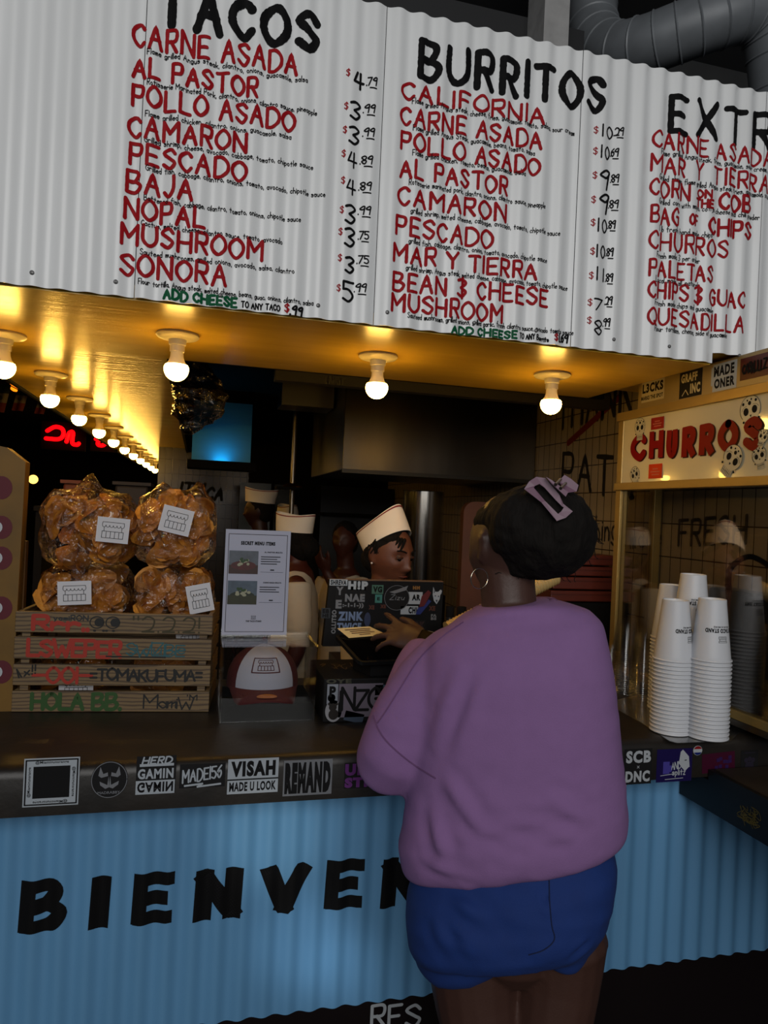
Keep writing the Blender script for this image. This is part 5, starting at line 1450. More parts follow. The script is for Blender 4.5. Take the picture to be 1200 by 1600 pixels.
def head_mesh(bm, M, jaw=1.0, wide=1.0):
    """A head with a face; in its own frame +Y is where it looks, +Z up, origin between the ears; about .23 m tall."""
    nu, nv = 84, 64; rows = []
    G = lambda d, s: math.exp(-(d/s)**2)
    for j in range(nv+1):
        th = PI*j/nv; row = []
        for i in range(nu):
            ph = 2*PI*i/nu
            x = math.sin(th)*math.sin(ph); y = math.sin(th)*math.cos(ph); z = math.cos(th)
            p = V((x*.076*wide, y*.097, z*.118))
            if p.z < -.01:                                  # jaw and chin
                k = min(1, (-.01-p.z)/.108)
                p.x *= 1-.42*k**1.3*jaw; p.y = p.y*(1-.18*k) + .018*k
            if p.y < 0 and p.z < -.02: p.y *= 1-.25*min(1, (-.02-p.z)/.09)
            if y > 0:
                d = 0
                d += .024*G(p.x, .0105)*G(p.z+.028, .014)               # nose tip
                d += .013*G(p.x, .0085)*G(p.z-.002, .024)               # nose bridge
                d += .006*(G(p.x-.013, .008)+G(p.x+.013, .008))*G(p.z+.034, .008)
                d -= .011*(G(p.x-.032, .016)+G(p.x+.032, .016))*G(p.z-.010, .013)   # eye sockets
                d += .006*(G(p.x-.030, .022)+G(p.x+.030, .022))*G(p.z-.032, .010)   # brows
                d += .005*(G(p.x-.045, .02)+G(p.x+.045, .02))*G(p.z+.022, .018)     # cheeks
                d += .008*G(p.x, .022)*G(p.z+.058, .006)                # upper lip
                d += .009*G(p.x, .019)*G(p.z+.071, .006)                # lower lip
                d -= .004*G(p.x, .026)*G(p.z+.0645, .0028)
                d -= .004*G(p.x, .02)*G(p.z+.083, .007)
                d += .008*G(p.x, .018)*G(p.z+.100, .012)                # chin
                p.y += d
            row.append(bm.verts.new(M @ p))
        rows.append(row)
    for a, b in zip(rows, rows[1:]):
        for i in range(nu):
            jn = (i+1) % nu
            try: bm.faces.new((a[i], b[i], b[jn], a[jn]))
            except ValueError: pass
    bmesh.ops.remove_doubles(bm, verts=bm.verts, dist=1e-6)
    for s in (1, -1):                                        # ears
        for q, r_ in (((s*.076, -.004, .004), (.006, .017, .030)), ((s*.078, -.008, .018), (.007, .016, .014)), ((s*.074, .002, -.022), (.006, .010, .010))):
            ball(bm, M @ V(q), r_, 14, M.to_3x3().to_4x4() @ Matrix.Rotation(s*.25, 4, 'Z'))
    return bm

def hand_mesh(bm, M, side=1, curl=(.25, .3, .35, .4), spread=.12, thumb=.7, s=1.0):
    """Palm and five fingers; in its own frame the wrist is at 0, fingers along +Y, back of the hand +Z, thumb towards side*X."""
    P = lambda x, y, z: M @ V((x*side*s, y*s, z*s))
    tube(bm, [P(0, -.03, 0), P(0, .0, 0), P(0, .03, .002), P(0, .062, .003), P(0, .088, 0)], [(.026*s, .019*s), (.027*s, .018*s), (.037*s, .017*s), (.041*s, .016*s), (.037*s, .012*s)], 16, True, up=M.to_3x3() @ V((1, 0, 0)))
    for k, (x, y, L_, r_) in enumerate(((.029, .086, .072, .0088), (.0098, .091, .080, .0092), (-.0098, .088, .074, .0088), (-.028, .080, .058, .0076))):
        a = -spread*(k-1.5)*.9; c = curl[k]; pts = [P(x*.8, y-.035, .002), P(x, y, .004)]; d = V((math.sin(a), math.cos(a), 0)); ang = 0; q = V((x, y, .004))
        for f_ in (.45, .32, .23):
            ang += c; q = q + V((d.x*math.cos(ang), d.y*math.cos(ang), -math.sin(ang)))*(L_*f_); pts.append(P(*q))
        tube(bm, pts, [r_*s*1.05, r_*s*1.08, r_*s, r_*s*.92, r_*s*.74], 10, True)
    pts = [P(.012, .012, -.002), P(.034, .030, -.008), P(.050, .055, -.013), P(.060+.006*(1-thumb), .080, -.017), P(.062+.01*(1-thumb), .104, -.020)]
    tube(bm, pts, [.016*s, .0155*s, .012*s, .0105*s, .0085*s], 10, True)
    return bm

def paper_hat(parent, M, m, stripe, name='paper_hat'):
    """Folded paper cap: a band round the head that closes to a long ridge on top."""
    n = 40
    def ring(ax, ay, z, lift=0): return [M @ V((ax*math.sin(2*PI*i/n)*1.0, ay*math.cos(2*PI*i/n), z+lift*math.cos(2*PI*i/n)**2)) for i in range(n)]
    bm = B(); R1, R2 = [], []
    prof = ((.083, .103, 0, 0), (.080, .108, .035, .004), (.070, .114, .070, .010), (.060, .117, .088, .014))
    rings = [ring(*q) for q in prof] + [ring(a-.002, b-.002, c, d) for a, b, c, d in prof[::-1]]
    vr = [[bm.verts.new(p) for p in r] for r in rings]
    for a, b in zip(vr, vr[1:]+vr[:1]):
        for i in range(n): bm.faces.new((a[i], a[(i+1) % n], b[(i+1) % n], b[i]))
    # inner fold, lower than the rim
    top = [bm.verts.new(p) for p in ring(.062, .112, .066, .008)]; bm.faces.new(top)
    bmesh.ops.recalc_face_normals(bm, faces=bm.faces)
    h = obj(name, bm, m, parent, 40)
    bm = B(); a = [bm.verts.new(p) for p in ring(.0658, .1170, .0790, .0121)]; b = [bm.verts.new(p) for p in ring(.0632, .1178, .0840, .0131)]
    for i in range(n): bm.faces.new((a[i], a[(i+1) % n], b[(i+1) % n], b[i]))
    obj('stripe', bm, stripe, h)
    return h

def limb(bm, pts, rad, k=4, seg=14, up=None):
    P = smooth_path(pts, k); n = len(pts)
    RR = []
    for i in range(n-1):
        for s in range(k): RR.append(rad[i]+(rad[i+1]-rad[i])*s/k)
    RR.append(rad[-1])
    return tube(bm, P, RR, seg, True, up)

def wrinkle(me, amp, sc, seed=0, mask=None):
    for v in me.vertices:
        p = v.co; k = 1 if mask is None else mask(p)
        if k <= 0: continue
        n1 = noise.noise(V((p.x*sc+seed, p.y*sc, p.z*sc*1.8)))
        n2 = 1-abs(noise.noise(V((p.x*sc*1.3-seed, p.y*sc*1.3, p.z*sc*3.0))))*2
        v.co += v.normal*(amp*k*(n1*.6+n2*.4))
    me.update()

# ------------------------------------------------------------------ the customer, seen from behind
m_sweat = mat('lilac_sweatshirt', (.52, .385, .58), .95, var=.06, vscale=30, bump=.12, bscale=380)
m_short = mat('blue_cotton_shorts', (.012, .17, .43), .85, var=.1, vscale=30, bump=.12, bscale=400)
m_skin = on_skin('brown_skin', (.27, .175, .145))
m_hair = mat('black_brown_hair', (.075, .06, .05), .85, spec=.2, var=.5, vscale=40, bump=.7, bscale=70, stretch=(1, 1, .35))
PC = at(800, 1000, y=-.33)
_d = (PC-CAM); _d.z = 0; FW = _d.normalized(); RT_ = V((FW.y, -FW.x, 0))
def loc(px, py, off=0):
    """Point on the upright plane through the customer, facing the view direction, off metres further away."""
    v = at(px, py, y=1)-CAM; t = ((PC-CAM).dot(FW)+off)/v.dot(FW); return CAM+v*t
cust = thing('person', 'person in a lilac sweatshirt and blue shorts standing at the counter, seen from behind', 'person', V((PC.x, PC.y, 0)))
def rings_from(rows, seg=40, sq=2.3):
    """rows: (left px, right px, photo y left, photo y right, half depth, centre offset)."""
    out = []
    for l, r_, yl, yr, dep, off in rows:
        A_, B_ = loc(l, yl), loc(r_, yr); c = (A_+B_)/2+FW*off; h = (B_-A_)/2
        ring = []
        for k in range(seg):
            a = 2*PI*k/seg; ca, sa = math.cos(a), math.sin(a)
            ca = math.copysign(abs(ca)**(2/sq), ca); sa = math.copysign(abs(sa)**(2/sq), sa)
            ring.append(c+h*ca-FW*(dep*sa))
        out.append(ring)
    return out
# sweatshirt
ROWS = [(746, 860, 949, 938, .080, .015), (722, 886, 961, 943, .092, .015), (698, 922, 980, 954, .088, .015), (672, 943, 1000, 974, .105, .01), (662, 950, 1030, 1005, .118, .005), (657, 957, 1070, 1042, .125, 0), (651, 966, 1135, 1110, .13, 0),
        (641, 973, 1210, 1184, .135, 0), (629, 978, 1280, 1245, .142, 0), (623, 980, 1312, 1272, .146, 0), (626, 978, 1338, 1294, .144, 0), (634, 973, 1354, 1306, .136, 0), (646, 962, 1362, 1312, .122, 0), (668, 940, 1360, 1312, .095, 0)]
bm = B()
loft(bm, rings_from(ROWS))
elb = at(612, 1186, y=-.215); wr = at(662, 1004, y=.055)
sho = loc(712, 1035, .03)
a1 = sho.lerp(elb, .30)+V((-.012, 0, .004)); a2 = sho.lerp(elb, .65)+V((-.012, -.005, .008))
limb(bm, [sho+V((.03, .02, .01)), sho, a1, a2, elb, elb.lerp(wr, .25)+V((0, 0, -.014)), elb.lerp(wr, .62), elb.lerp(wr, .86)], [.070, .080, .085, .086, .079, .070, .060, .048], 4, 20)
# right sleeve, forearm resting on the counter edge in front of the body
shr = loc(893, 1022, .05); elr = shr+V((.0, .12, -.20)); wrr = V((elr.x-.14, .03, ZC+.085))
limb(bm, [shr, shr.lerp(elr, .5)+FW*.02, elr, elr.lerp(wrr, .5), elr.lerp(wrr, .85)], [.066, .066, .062, .056, .046], 4, 18)
me = fuse(bm, .008, 7, 'sweatshirt')
zhem = loc(800, 1360).z
def fold_mask(p):
    k = .35
    if p.z < zhem+.30: k = .35+.9*(1-(p.z-zhem)/.30)
    return max(.2, min(1.1, k))
wrinkle(me, .006, 7.5, 3, fold_mask)
# long soft folds: from the sleeve towards the hem, and gathered cloth above the hem
def fold(me, p0, p1, w_, amp):
    d = p1-p0; L = d.length; d = d/L
    for v in me.vertices:
        q = v.co-p0; t = q.dot(d)
        if -.05 < t < L+.05:
            r2 = (q-d*t).length
            if r2 < 3*w_:
                k = math.sin(PI*min(1, max(0, t/L)))**.6
                v.co += v.normal*amp*k*(math.exp(-(r2/w_)**2)-.6*math.exp(-((r2-1.6*w_)/w_)**2))
    me.update()
bk = lambda px, py, o=-.125: loc(px, py, o)
for a_, b_, w_, am in (((738, 1045), (684, 1190), .018, -.012), ((690, 1215), (760, 1300), .016, .008), ((660, 1250), (700, 1350), .016, .009), ((790, 1270), (900, 1310), .014, .006), ((740, 1330), (900, 1300), .013, .007), ((720, 1290), (850, 1345), .012, -.006), ((640, 1345), (760, 1368), .012, .007), ((850, 1240), (930, 1290), .015, .005), ((610, 1120), (680, 1060), .016, .006)):
    fold(me, bk(*a_), bk(*b_), w_, am)
sw = obj('sweatshirt', me, m_sweat, cust, True)
# collar ribbing, seams
_cc = loc(803, 947, .02); _ch = (loc(864, 940)-loc(742, 954))/2
bm = B(); P = [_cc+_ch*math.cos(2*PI*k/48)-FW*(.078*math.sin(2*PI*k/48))+V((0, 0, -.006*max(0, math.sin(2*PI*k/48)))) for k in range(49)]
tube(bm, P, [(.0075, .010)]*49, 12, up=(0, 0, 1))
obj('collar', bm, mat('lilac_ribbing', (.50, .35, .53), .9, bump=.5, bscale=400, stretch=(1, 1, .2)), sw, True, label='ribbed collar')
from mathutils.bvhtree import BVHTree
def drape(target_me, org, pts, r_, k=8):
    """Lay a thin cord along photo points on the surface of a garment."""
    tm = target_me.copy(); tm.transform(Matrix.Translation(org)); b_ = bmesh.new(); b_.from_mesh(tm); tr = BVHTree.FromBMesh(b_)
    out = []
    for q in smooth_path([V((a, b, 0)) for a, b in pts], k):
        dv = (at(q.x, q.y, y=1)-CAM).normalized(); h = tr.ray_cast(CAM, dv)
        if h[0] is not None: out.append(h[0]+h[1]*r_*.3)
    b_.free(); bpy.data.meshes.remove(tm)
    return tube(B(), out, r_, 6) if len(out) > 3 else B()
m_seam = mat('lilac_seam', (.40, .27, .43), .9)
org = ORG[cust.name]
obj('seam', drape(sw.data, org, [(724, 972), (690, 996), (655, 1030), (626, 1075), (604, 1110), (590, 1130)], .0016), m_seam, sw)
obj('seam', drape(sw.data, org, [(584, 1118), (592, 1140), (606, 1160), (630, 1182), (655, 1200), (681, 1216)], .0018), m_seam, sw)
# shorts
SH = [(668, 935, 1330, 1300, .11, 0), (645, 958, 1362, 1330, .135, 0), (639, 962, 1385, 1345, .145, -.005), (639, 957, 1420, 1394, .152, -.012), (642, 948, 1452, 1425, .150, -.012), (645, 936, 1466, 1448, .142, -.005)]
bm = B(); loft(bm, rings_from(SH, sq=2.5))
def leg_rows(rows): return rings_from(rows, 28, 2.2)
loft(bm, leg_rows([(640, 800, 1420, 1400, .13, 0), (642, 828, 1448, 1446, .128, 0), (645, 822, 1472, 1466, .118, .0), (652, 800, 1490, 1484, .112, .0), (664, 774, 1502, 1498, .10, .0)]))
loft(bm, leg_rows([(790, 950, 1405, 1390, .13, 0), (812, 938, 1440, 1430, .128, 0), (828, 928, 1458, 1450, .118, .0), (846, 918, 1472, 1468, .11, .0), (860, 910, 1478, 1475, .10, .0)]))
me = fuse(bm, .007, 5, 'shorts')
wrinkle(me, .004, 9, 11)
for a_, b_, w_, am in (((700, 1460), (815, 1497), .010, -.008), ((690, 1395), (830, 1480), .014, .007), ((850, 1390), (858, 1470), .006, -.005), ((830, 1488), (880, 1470), .009, -.009), ((670, 1440), (740, 1515), .014, .006), ((880, 1500), (925, 1470), .008, -.005)):
    fold(me, bk(*a_, -.14), bk(*b_, -.13), w_, am)
shorts = obj('shorts', me, m_short, cust, True)
obj('seam', drape(shorts.data, org, [(858, 1372), (859, 1410), (862, 1445), (866, 1468), (850, 1484), (826, 1492)], .0012), mat('dark_blue_seam', (.006, .08, .24), .9), shorts)
# skin: one continuous body
bm = B()
hipz = loc(800, 1440).z
def legp(px, py, off=0): return loc(px, py, off)
for (t0, t1, t2, rad) in (((740, 1470), (745, 1545), (760, 1640), (.105, .093, .085)), ((872, 1465), (872, 1520), (858, 1620), (.10, .086, .080))):
    A_, B_, K_ = legp(*t0), legp(*t1), legp(*t2)
    kn = V((K_.x, K_.y, .44)) ; an = V((K_.x, K_.y-.01, .085))
    limb(bm, [A_, B_, V((K_.x, K_.y, K_.z)), kn, V((K_.x, K_.y-.02, .30)), an], [rad[0], rad[1], rad[2], .058, .055, .036], 4, 18)
    limb(bm, [an+V((0, -.03, -.035)), an+FW*.06+V((0, 0, -.04)), an+FW*.15+V((0, 0, -.055))], [.036, .036, .024], 3, 14)
limb(bm, [loc(800, 1440), loc(800, 1300), loc(800, 1100), loc(800, 990)], [.12, .11, .115, .075], 4, 20)
nk = loc(796, 960, .02)
HC = loc(795, 856, .035)                                   # between the ears
yaw_h = math.atan2(FW.y, FW.x)-PI/2 + R(40)                # turned to the left, towards the cashier
MH = Matrix.Translation(HC) @ Matrix.Rotation(yaw_h, 4, 'Z') @ Matrix.Rotation(R(-6), 4, 'X')
limb(bm, [nk+V((0, 0, -.05)), nk, loc(793, 915, .025), loc(790, 880, .03)], [.060, .058, .058, .062], 4, 20)
head_mesh(bm, MH, .75, 1.0)
limb(bm, [sho, a1, a2, elb, elb.lerp(wr, .5), wr], [.055, .05, .047, .042, .038, .027], 4, 14)
limb(bm, [shr, elr, elr.lerp(wrr, .5), wrr], [.055, .042, .037, .027], 4, 14)
# left hand reaching over the tablet
hd_tip = at(590, 982, y=.150); hy = (hd_tip-wr).normalized(); hz = (V((0, -1, .75))-hy*V((0, -1, .75)).dot(hy)).normalized(); hx = hy.cross(hz)
MHN = Matrix(((hx.x, hy.x, hz.x, wr.x), (hx.y, hy.y, hz.y, wr.y), (hx.z, hy.z, hz.z, wr.z), (0, 0, 0, 1)))
hand_mesh(bm, MHN, 1, (.10, .20, .26, .34), .34, .5)
hy2 = (V((-.6, .5, -.12))).normalized(); hz2 = V((0, 0, 1)); hz2 = (hz2-hy2*hz2.dot(hy2)).normalized(); hx2 = hy2.cross(hz2)
MH2 = Matrix(((hx2.x, hy2.x, hz2.x, wrr.x), (hx2.y, hy2.y, hz2.y, wrr.y-.0), (hx2.z, hy2.z, hz2.z, wrr.z-.02), (0, 0, 0, 1)))
hand_mesh(bm, MH2, -1, (.3, .3, .3, .3), .1, .5)
obj('body', fuse(bm, .0050, 2, 'body'), m_skin, cust, True)
# hair
bm = B(); Hs = 1.0
def hb_(px, py, rx, ry, rd, off, rot=0): ball(bm, loc(px, py, off), (1, 1, 1), 28, Matrix((( RT_.x*rx, FW.x*rd, 0, 0), (RT_.y*rx, FW.y*rd, 0, 0), (0, 0, ry, 0), (0, 0, 0, 1))))
hb_(809, 826, .078, .084, .090, .03); hb_(822, 822, .082, .082, .092, -.02); hb_(866, 832, .084, .088, .085, -.03); hb_(852, 798, .070, .060, .07, -.04); hb_(893, 838, .050, .060, .06, -.03); hb_(845, 862, .070, .056, .07, -.02)
hb_(810, 866, .046, .042, .06, .0); hb_(816, 884, .040, .030, .045, -.01); hb_(775, 814, .046, .040, .075, .05); hb_(764, 822, .030, .026, .05, .06)
me = fuse(bm, .005, 5, 'hair')
for v in me.vertices:
    n1 = noise.noise(v.co*24)*.006+noise.noise(v.co*60)*.003; v.co += v.normal*n1
me.update()
obj('hair', me, m_hair, cust, True)
bm = B()
rgh = random.Random(5)
for i in range(46):                                        # stray curls along the nape and the bun
    px, py = rgh.choice(((812, 893), (830, 897), (795, 890), (905, 800), (920, 815), (927, 845), (915, 870), (884, 893)))
    p = loc(px+rgh.uniform(-14, 14), py+rgh.uniform(-8, 8), -.03); d = V((rgh.uniform(-1, 1), rgh.uniform(-.5, .5), rgh.uniform(-1, .3)))*.010
    tube(bm, smooth_path([p-d, p+V((rgh.uniform(-.004, .004), 0, .004)), p+d, p+d*1.5+V((.003, 0, 0))], 3), .0008, 5)
obj('stray_curls', bm, m_hair, cust, kind='stuff')
# claw clip
m_clip = mat('mauve_clip_plastic', (.45, .33, .40), .45)
clip = thing('hair_clip', 'mauve claw clip with an open window holding the customer\'s hair', 'hair clip', loc(858, 790, -.13))
def clipplate(outer, inner, off, th=.006):
    bm = B(); n = len(outer)
    O = [loc(a, b, off+o) for a, b, o in outer]; I = [loc(a, b, off+o) for a, b, o in inner]
    f_, k_ = [bm.verts.new(p) for p in O], [bm.verts.new(p) for p in I]
    f2, k2 = [bm.verts.new(p+FW*th) for p in O], [bm.verts.new(p+FW*th) for p in I]
    for i in range(n):
        j = (i+1) % n
        bm.faces.new((f_[i], f_[j], k_[j], k_[i])); bm.faces.new((f2[j], f2[i], k2[i], k2[j])); bm.faces.new((f_[j], f_[i], f2[i], f2[j])); bm.faces.new((k_[i], k_[j], k2[j], k2[i]))
    return bm
O_ = [(819, 764, .0), (827, 752, .004), (838, 745, .010), (852, 747, .010), (874, 773, .0), (880, 787, -.004), (895, 799, -.002), (884, 809, -.008), (870, 814, -.012), (846, 785, -.012)]
I_ = [(834, 762, .0), (836, 759, .003), (843, 756, .006), (851, 762, .005), (868, 781, -.001), (878, 791, -.004), (881, 793, -.004), (877, 799, -.006), (872, 803, -.009), (852, 783, -.009)]
obj('plate', clipplate(O_, I_, -.115), m_clip, clip)
def slab_q(q, off, th): 
    P = [loc(a, b, off+o) for a, b, o in q]; bm = loft(B(), [P, [p+FW*th for p in P]]); bmesh.ops.recalc_face_normals(bm, faces=bm.faces); return bm
obj('spring_bar', slab_q([(853, 745, -.002), (862, 750, -.004), (888, 769, -.008), (884, 776, -.012), (862, 756, -.008)], -.118, .010), m_clip, clip)
obj('back_plate', slab_q([(873, 752, .03), (882, 742, .03), (892, 748, .03), (904, 758, .03), (901, 768, .03), (886, 770, .02)], -.12, .006), m_clip, clip)
for q in ((868, 757), (876, 763)): obj('spring', tube(B(), [loc(q[0], q[1], -.13), loc(q[0]+8, q[1]-8, -.10)], .003, 8), mat('clip_spring_metal', (.6, .55, .5), .3, 1), clip)
# hoop earring
hc = loc(749, 904, -.055); bm = B(); P = [hc + (RT_*.8+FW*.6)*(.0205*math.cos(2*PI*i/40)) + V((0, 0, .0205*math.sin(2*PI*i/40))) for i in range(41)]
tube(bm, P, .0010, 8); tag(obj('earring', bm, mat('silver_hoop', (.8, .78, .72), .2, 1), None, True), 'thin silver hoop earring in the customer\'s left ear', 'earring')
# watch
bm = B(); wc = wr+hy*-.012; P = [wc + hx*(.0335*math.cos(2*PI*i/28)) + hz*(.0255*math.sin(2*PI*i/28)) for i in range(29)]
rows = [[p+hy*s_ for s_ in (-.011, .011)] for p in P]; th_rows = []
for p, (a_, b_) in zip(P, rows):
    o_ = (p-wc).normalized()*.002; th_rows.append([a_, b_, b_+o_, a_+o_])
loft(bm, th_rows)
wt = thing('wrist_watch', 'pale watch strap on the customer\'s left wrist over the tablet', 'watch', wc)
obj('strap', bm, mat('pale_grey_strap', (.55, .55, .54), .5), wt)
Mw = Matrix(((hx.x, hy.x, hz.x, wc.x), (hx.y, hy.y, hz.y, wc.y), (hx.z, hy.z, hz.z, wc.z), (0, 0, 0, 1)))
obj('watch_case', bx(-.017, .017, -.019, .019, .0265, .034, .004, M=Mw), mat('dark_watch_case', (.03, .03, .035), .2, .3), wt)
# nails
bm = B()

# ------------------------------------------------------------------ staff
m_shirt = mat('cream_staff_tee', (.78, .73, .65), .9, bump=.1, bscale=200)
m_dkshirt = mat('dark_staff_tee', (.05, .045, .045), .9)
m_hatp = mat('white_paper_hat', (.92, .88, .82), .7); m_stripe = mat('red_hat_stripe', (.50, .04, .05), .6)
m_trouser = mat('black_trousers', (.03, .03, .035), .9)
def staff(label, eye, yaw, hat_tilt=(0, 0), skin=(.42, .24, .17), shirt=None, arms='down', lean=0, voxel=.009, face=False, head_tilt=(0, 0), bun=True, hat=True, scale=.95, body_yaw=None, neck=.235, hs=1.0, hoff=(0, -.005, .058)):
    """A standing person; eye = point between the eyes (world), yaw = direction of the gaze about Z (0 looks along +Y)."""
    e = V(eye); Mz = Matrix.Rotation(yaw, 4, 'Z')
    t = thing('person', label, 'person', (e.x, e.y, 0))
    MHd = Matrix.Translation(e) @ Mz @ Matrix.Rotation(head_tilt[0], 4, 'X') @ Matrix.Rotation(head_tilt[1], 4, 'Y') @ Matrix.Scale(scale, 4) @ Matrix.Translation(V((0, -.085, -.012)))
    c = MHd @ V((0, 0, 0)); by = yaw if body_yaw is None else body_yaw; Mb = Matrix.Rotation(by, 4, 'Z')
    base = V((c.x, c.y, 0)) - Mb @ V((0, .02, 0)); zs_ = c.z-neck*scale
    L = lambda x, y, z: base + Mb @ V((x, y, 0)) + V((0, 0, z))
    sk = B(); head_mesh(sk, MHd)
    limb(sk, [L(0, -.02, zs_-.02), L(0, 0, zs_+.06), c+V((0, 0, -.05))], [.068, .052, .052], 4, 16)
    H = zs_+.06
    for s in (1, -1):
        an = L(s*.09, 0, .085); limb(sk, [L(s*.085, 0, H*.56), L(s*.09, .01, H*.32), an], [.085, .055, .036], 5, 14); limb(sk, [an+V((0, 0, -.04)), an+Mb @ V((0, .14, -.055))], [.034, .024], 3, 12)
    limb(sk, [L(0, 0, H*.58), L(0, 0, H*.8), L(0, 0, zs_-.03)], [.11, .105, .10], 4, 18)
    sh = [L(s*.165, 0, zs_-.045) for s in (1, -1)]; ends = []
    for s, p in zip((1, -1), sh):
        if arms == 'forward' or (arms == 'left_up' and s == 1): el = L(s*.22, .06, zs_-.25); w_ = L(s*.12, .24, zs_-.14)
        elif arms == 'left_up': el = L(s*.26, .20, zs_-.16); w_ = L(s*.20, .32, zs_+.06)
        elif arms == 'out': el = L(s*.24, .06, zs_-.30); w_ = L(s*.20, .30, zs_-.36)
        else: el = L(s*.22, -.02, zs_-.32); w_ = L(s*.21, .07, zs_-.56)
        limb(sk, [p, p.lerp(el, .5), el, el.lerp(w_, .5), w_], [.055, .048, .042, .038, .027], 4, 14)
        d = (w_-el).normalized(); up_ = V((0, 0, 1)) if abs(d.z) < .8 else Mb @ V((0, 1, 0)); z_ = (up_-d*up_.dot(d)).normalized(); x_ = d.cross(z_)
        hand_mesh(sk, Matrix(((x_.x, d.x, z_.x, w_.x), (x_.y, d.y, z_.y, w_.y), (x_.z, d.z, z_.z, w_.z), (0, 0, 0, 1))), -s, (.3, .35, .4, .45), .08, .5)
        ends.append((p, el))
    obj('body', fuse(sk, voxel, 2, 'body'), on_skin('staff_skin_%d' % int(skin[0]*1000), skin), t, True)
    sb = B()
    el_ = lambda x, y, z: None
    rings = []
    for z, a_, b_ in ((zs_+.035, .060, .055), (zs_+.01, .10, .07), (zs_-.03, .165, .09), (zs_-.10, .195, .115), (zs_-.25, .18, .125), (zs_-.42, .17, .125), (H*.54, .175, .13)):
        rings.append([L(a_*math.cos(2*PI*k/30), b_*math.sin(2*PI*k/30), z) for k in range(30)])
    loft(sb, rings)
    for p, el in ends: limb(sb, [p+(p-el)*.05, p, p.lerp(el, .45), p.lerp(el, .72)], [.06, .075, .072, .07], 4, 16)
    me = fuse(sb, .009, 4, 'tee'); wrinkle(me, .004, 9, len(label))
    tee = obj('tee', me, shirt or m_shirt, t, True)
    tb = B(); loft(tb, [[L(a_*math.cos(2*PI*k/24), b_*math.sin(2*PI*k/24), z) for k in range(24)] for z, a_, b_ in ((H*.55, .16, .12), (H*.50, .175, .135), (H*.44, .17, .125))])
    for s in (1, -1): limb(tb, [L(s*.085, 0, H*.5), L(s*.09, .012, H*.32), L(s*.09, 0, .12)], [.092, .075, .062], 4, 16)
    obj('trousers', fuse(tb, .010, 3, 'trousers'), m_trouser, t, True)
    hb = B()
    ball(hb, MHd @ V((0, -.014, .030)), (.083*scale, .098*scale, .096*scale), 26, Mz @ Matrix.Rotation(head_tilt[0], 4, 'X'))
    ball(hb, MHd @ V((0, -.036, -.022)), (.073*scale, .062*scale, .060*scale), 20, Mz)
    if bun: ball(hb, MHd @ V((0, -.10, -.02)), (.055, .05, .055), 18); ball(hb, MHd @ V((0, -.06, -.03)), (.066, .05, .06), 18)
    me = fuse(hb, .006, 3, 'hair')
    # keep the face free
    b2 = bmesh.new(); b2.from_mesh(me); inv = MHd.inverted()
    HM = MHd @ Matrix.Translation(V(hoff)) @ Matrix.Rotation(hat_tilt[0], 4, 'X') @ Matrix.Rotation(hat_tilt[1], 4, 'Y') @ Matrix.Scale(hs, 4); HI = HM.inverted()
    if hat:
        for v in b2.verts:                                  # hair is pressed flat inside the paper hat
            q = HI @ v.co
            if q.z > .006:
                r2 = math.sqrt((q.x/.0765)**2+(q.y/.0975)**2)
                if r2 > 1 and q.z < .12 and r2 < 1.6: q.x /= r2; q.y /= r2
                q.z = min(q.z, .055); v.co = HM @ q
    for v in b2.verts:
        q = inv @ v.co
        if q.y > .02 and q.z < .075-.02*(abs(q.x)/.07): v.co = MHd @ V((q.x*.93, min(q.y, .055) if q.z > .03 else q.y*.6, q.z))
    me2 = to_mesh(b2, 'hair'); hair = obj('hair', me2, m_hair, t, True)
    if hat:
        paper_hat(t, MHd @ Matrix.Translation(V(hoff)) @ Matrix.Rotation(hat_tilt[0], 4, 'X') @ Matrix.Rotation(hat_tilt[1], 4, 'Y') @ Matrix.Scale(hs, 4), m_hatp, m_stripe)
    if face:
        for s in (1, -1):
            ey = obj('eye', ball(B(), MHd @ V((s*.0305, .0785, .007)), .0108, 18), mat('eye_white', (.40, .33, .29), .25), t, True)
            f0 = MHd @ V((s*.0315, .0888, .0030)); obj('iris', ball(B(), f0+ (MHd.to_3x3() @ V((0, -.004, 0))), .0074, 14), mat('dark_iris', (.03, .018, .012), .15), ey, True)
            P = [MHd @ V((s*(.0305+.0135*q), .0895-.004*q*q-.0015*abs(q), (.0080+.0018*(1-q*q))) ) for q in (-1, -.5, 0, .5, 1)]
            obj('eyelid', tube(B(), smooth_path(P, 4), 0.0052, 8, True), on_skin('lid_skin', (.27, .155, .11)), t, True)
            P = [MHd @ V((s*(.014+.034*q), .0960-.012*q*q, .0285+.006*math.sin(q*2.3))) for q in (0, .3, .6, .85, 1)]
            obj('eyebrow', tube(B(), smooth_path(P, 4), [.0028]*17, 8, True), m_hair, t, True)
        lp = B()
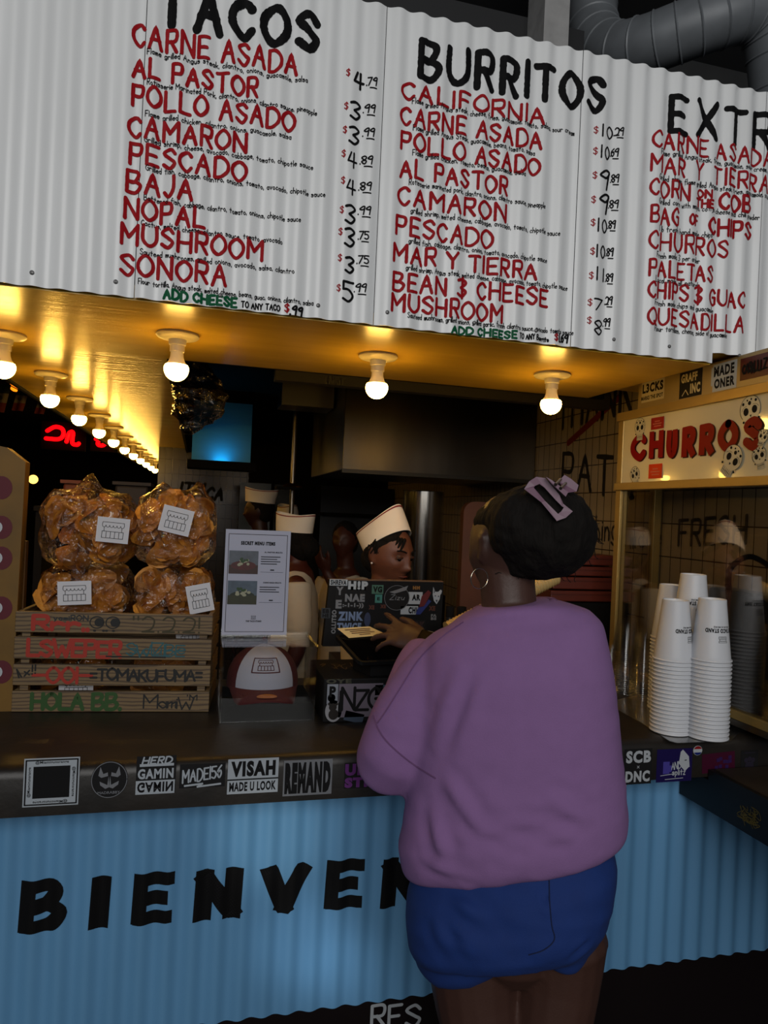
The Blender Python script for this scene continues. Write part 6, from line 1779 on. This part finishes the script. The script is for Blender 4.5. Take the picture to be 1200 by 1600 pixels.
        for zz, r_, w_ in ((-.0585, .0040, .021), (-.0690, .0046, .018)):
            P = [MHd @ V((w_*q, .1005-.012*q*q, zz+(.0015*(1-abs(q)) if zz > -.06 else -.0012*(1-q*q)))) for q in (-1, -.6, -.2, .2, .6, 1)]
            tube(lp, smooth_path(P, 4), [max(.0012, r_*math.cos(PI/2*(2*k/20-1)*.92)) for k in range(21)], 8, True)
        obj('lips', lp, mat('rose_brown_lips', (.33, .13, .10), .4), t, True)
    return t, MHd, L, zs_, tee

# cashier: looks to the right and down at the screen
ce = at(634, 870, y=.84)
cash, MC, LC, zc_, tee = staff('person in a white paper hat with a red stripe behind the order screen, looking down', ce, R(-146), hat_tilt=(R(42), R(0)), skin=(.40, .235, .165), arms='forward', voxel=.0062, face=True, head_tilt=(R(-10), R(0)), body_yaw=R(-130), bun=False, scale=1.06, hs=.96, hoff=(0, -.006, .038))
sp = obj('ear_stud', ball(B(), MC @ V((.079, .003, -.030)), .0042, 10), mat('pearl_stud', (.85, .80, .75), .2, coat=.5), cash, True)
bm = B()
for i in range(9):                                          # loose fringe beside the forehead
    x0 = .030+.006*i; P = [MC @ V((x0*.75, .085-.010*i, .072)), MC @ V((x0*1.02, .086-.011*i, .045)), MC @ V((x0*1.15+.004, .074-.011*i, .018-.002*i))]
    tube(bm, smooth_path(P, 5), [.007*(1-.7*k/10) for k in range(11)], 8, True)
obj('fringe', bm, m_hair, cash, True)
# the far worker, in profile
staff('person in a white paper hat, farthest back, before the bluish glass panel', at(386, 795, y=3.1), R(75), skin=(.20, .09, .06), shirt=m_dkshirt, hat_tilt=(R(4), 0), bun=False, voxel=.011)
# worker in the cream tee behind the menu sign, seen from behind at an angle
_, MW, LW, zw, teeW = staff('person in a cream tee and paper hat right behind the menu sign, seen from behind', at(437, 843, y=1.95), R(50), skin=(.30, .12, .07), arms='down', hat_tilt=(R(2), 0), body_yaw=R(84), voxel=.010, neck=.165)
staff('person bending down between two colleagues, white paper hat tipped towards the street', at(443, 822, y=3.8), R(20), skin=(.30, .14, .09), shirt=m_dkshirt, hat_tilt=(R(24), R(-6)), head_tilt=(R(-22), 0), voxel=.011)
staff('person in a pale tee half hidden behind the colleague, one arm raised', at(532, 842, y=2.45), R(150), skin=(.28, .13, .085), arms='left_up', hat=False, body_yaw=R(120), voxel=.011)
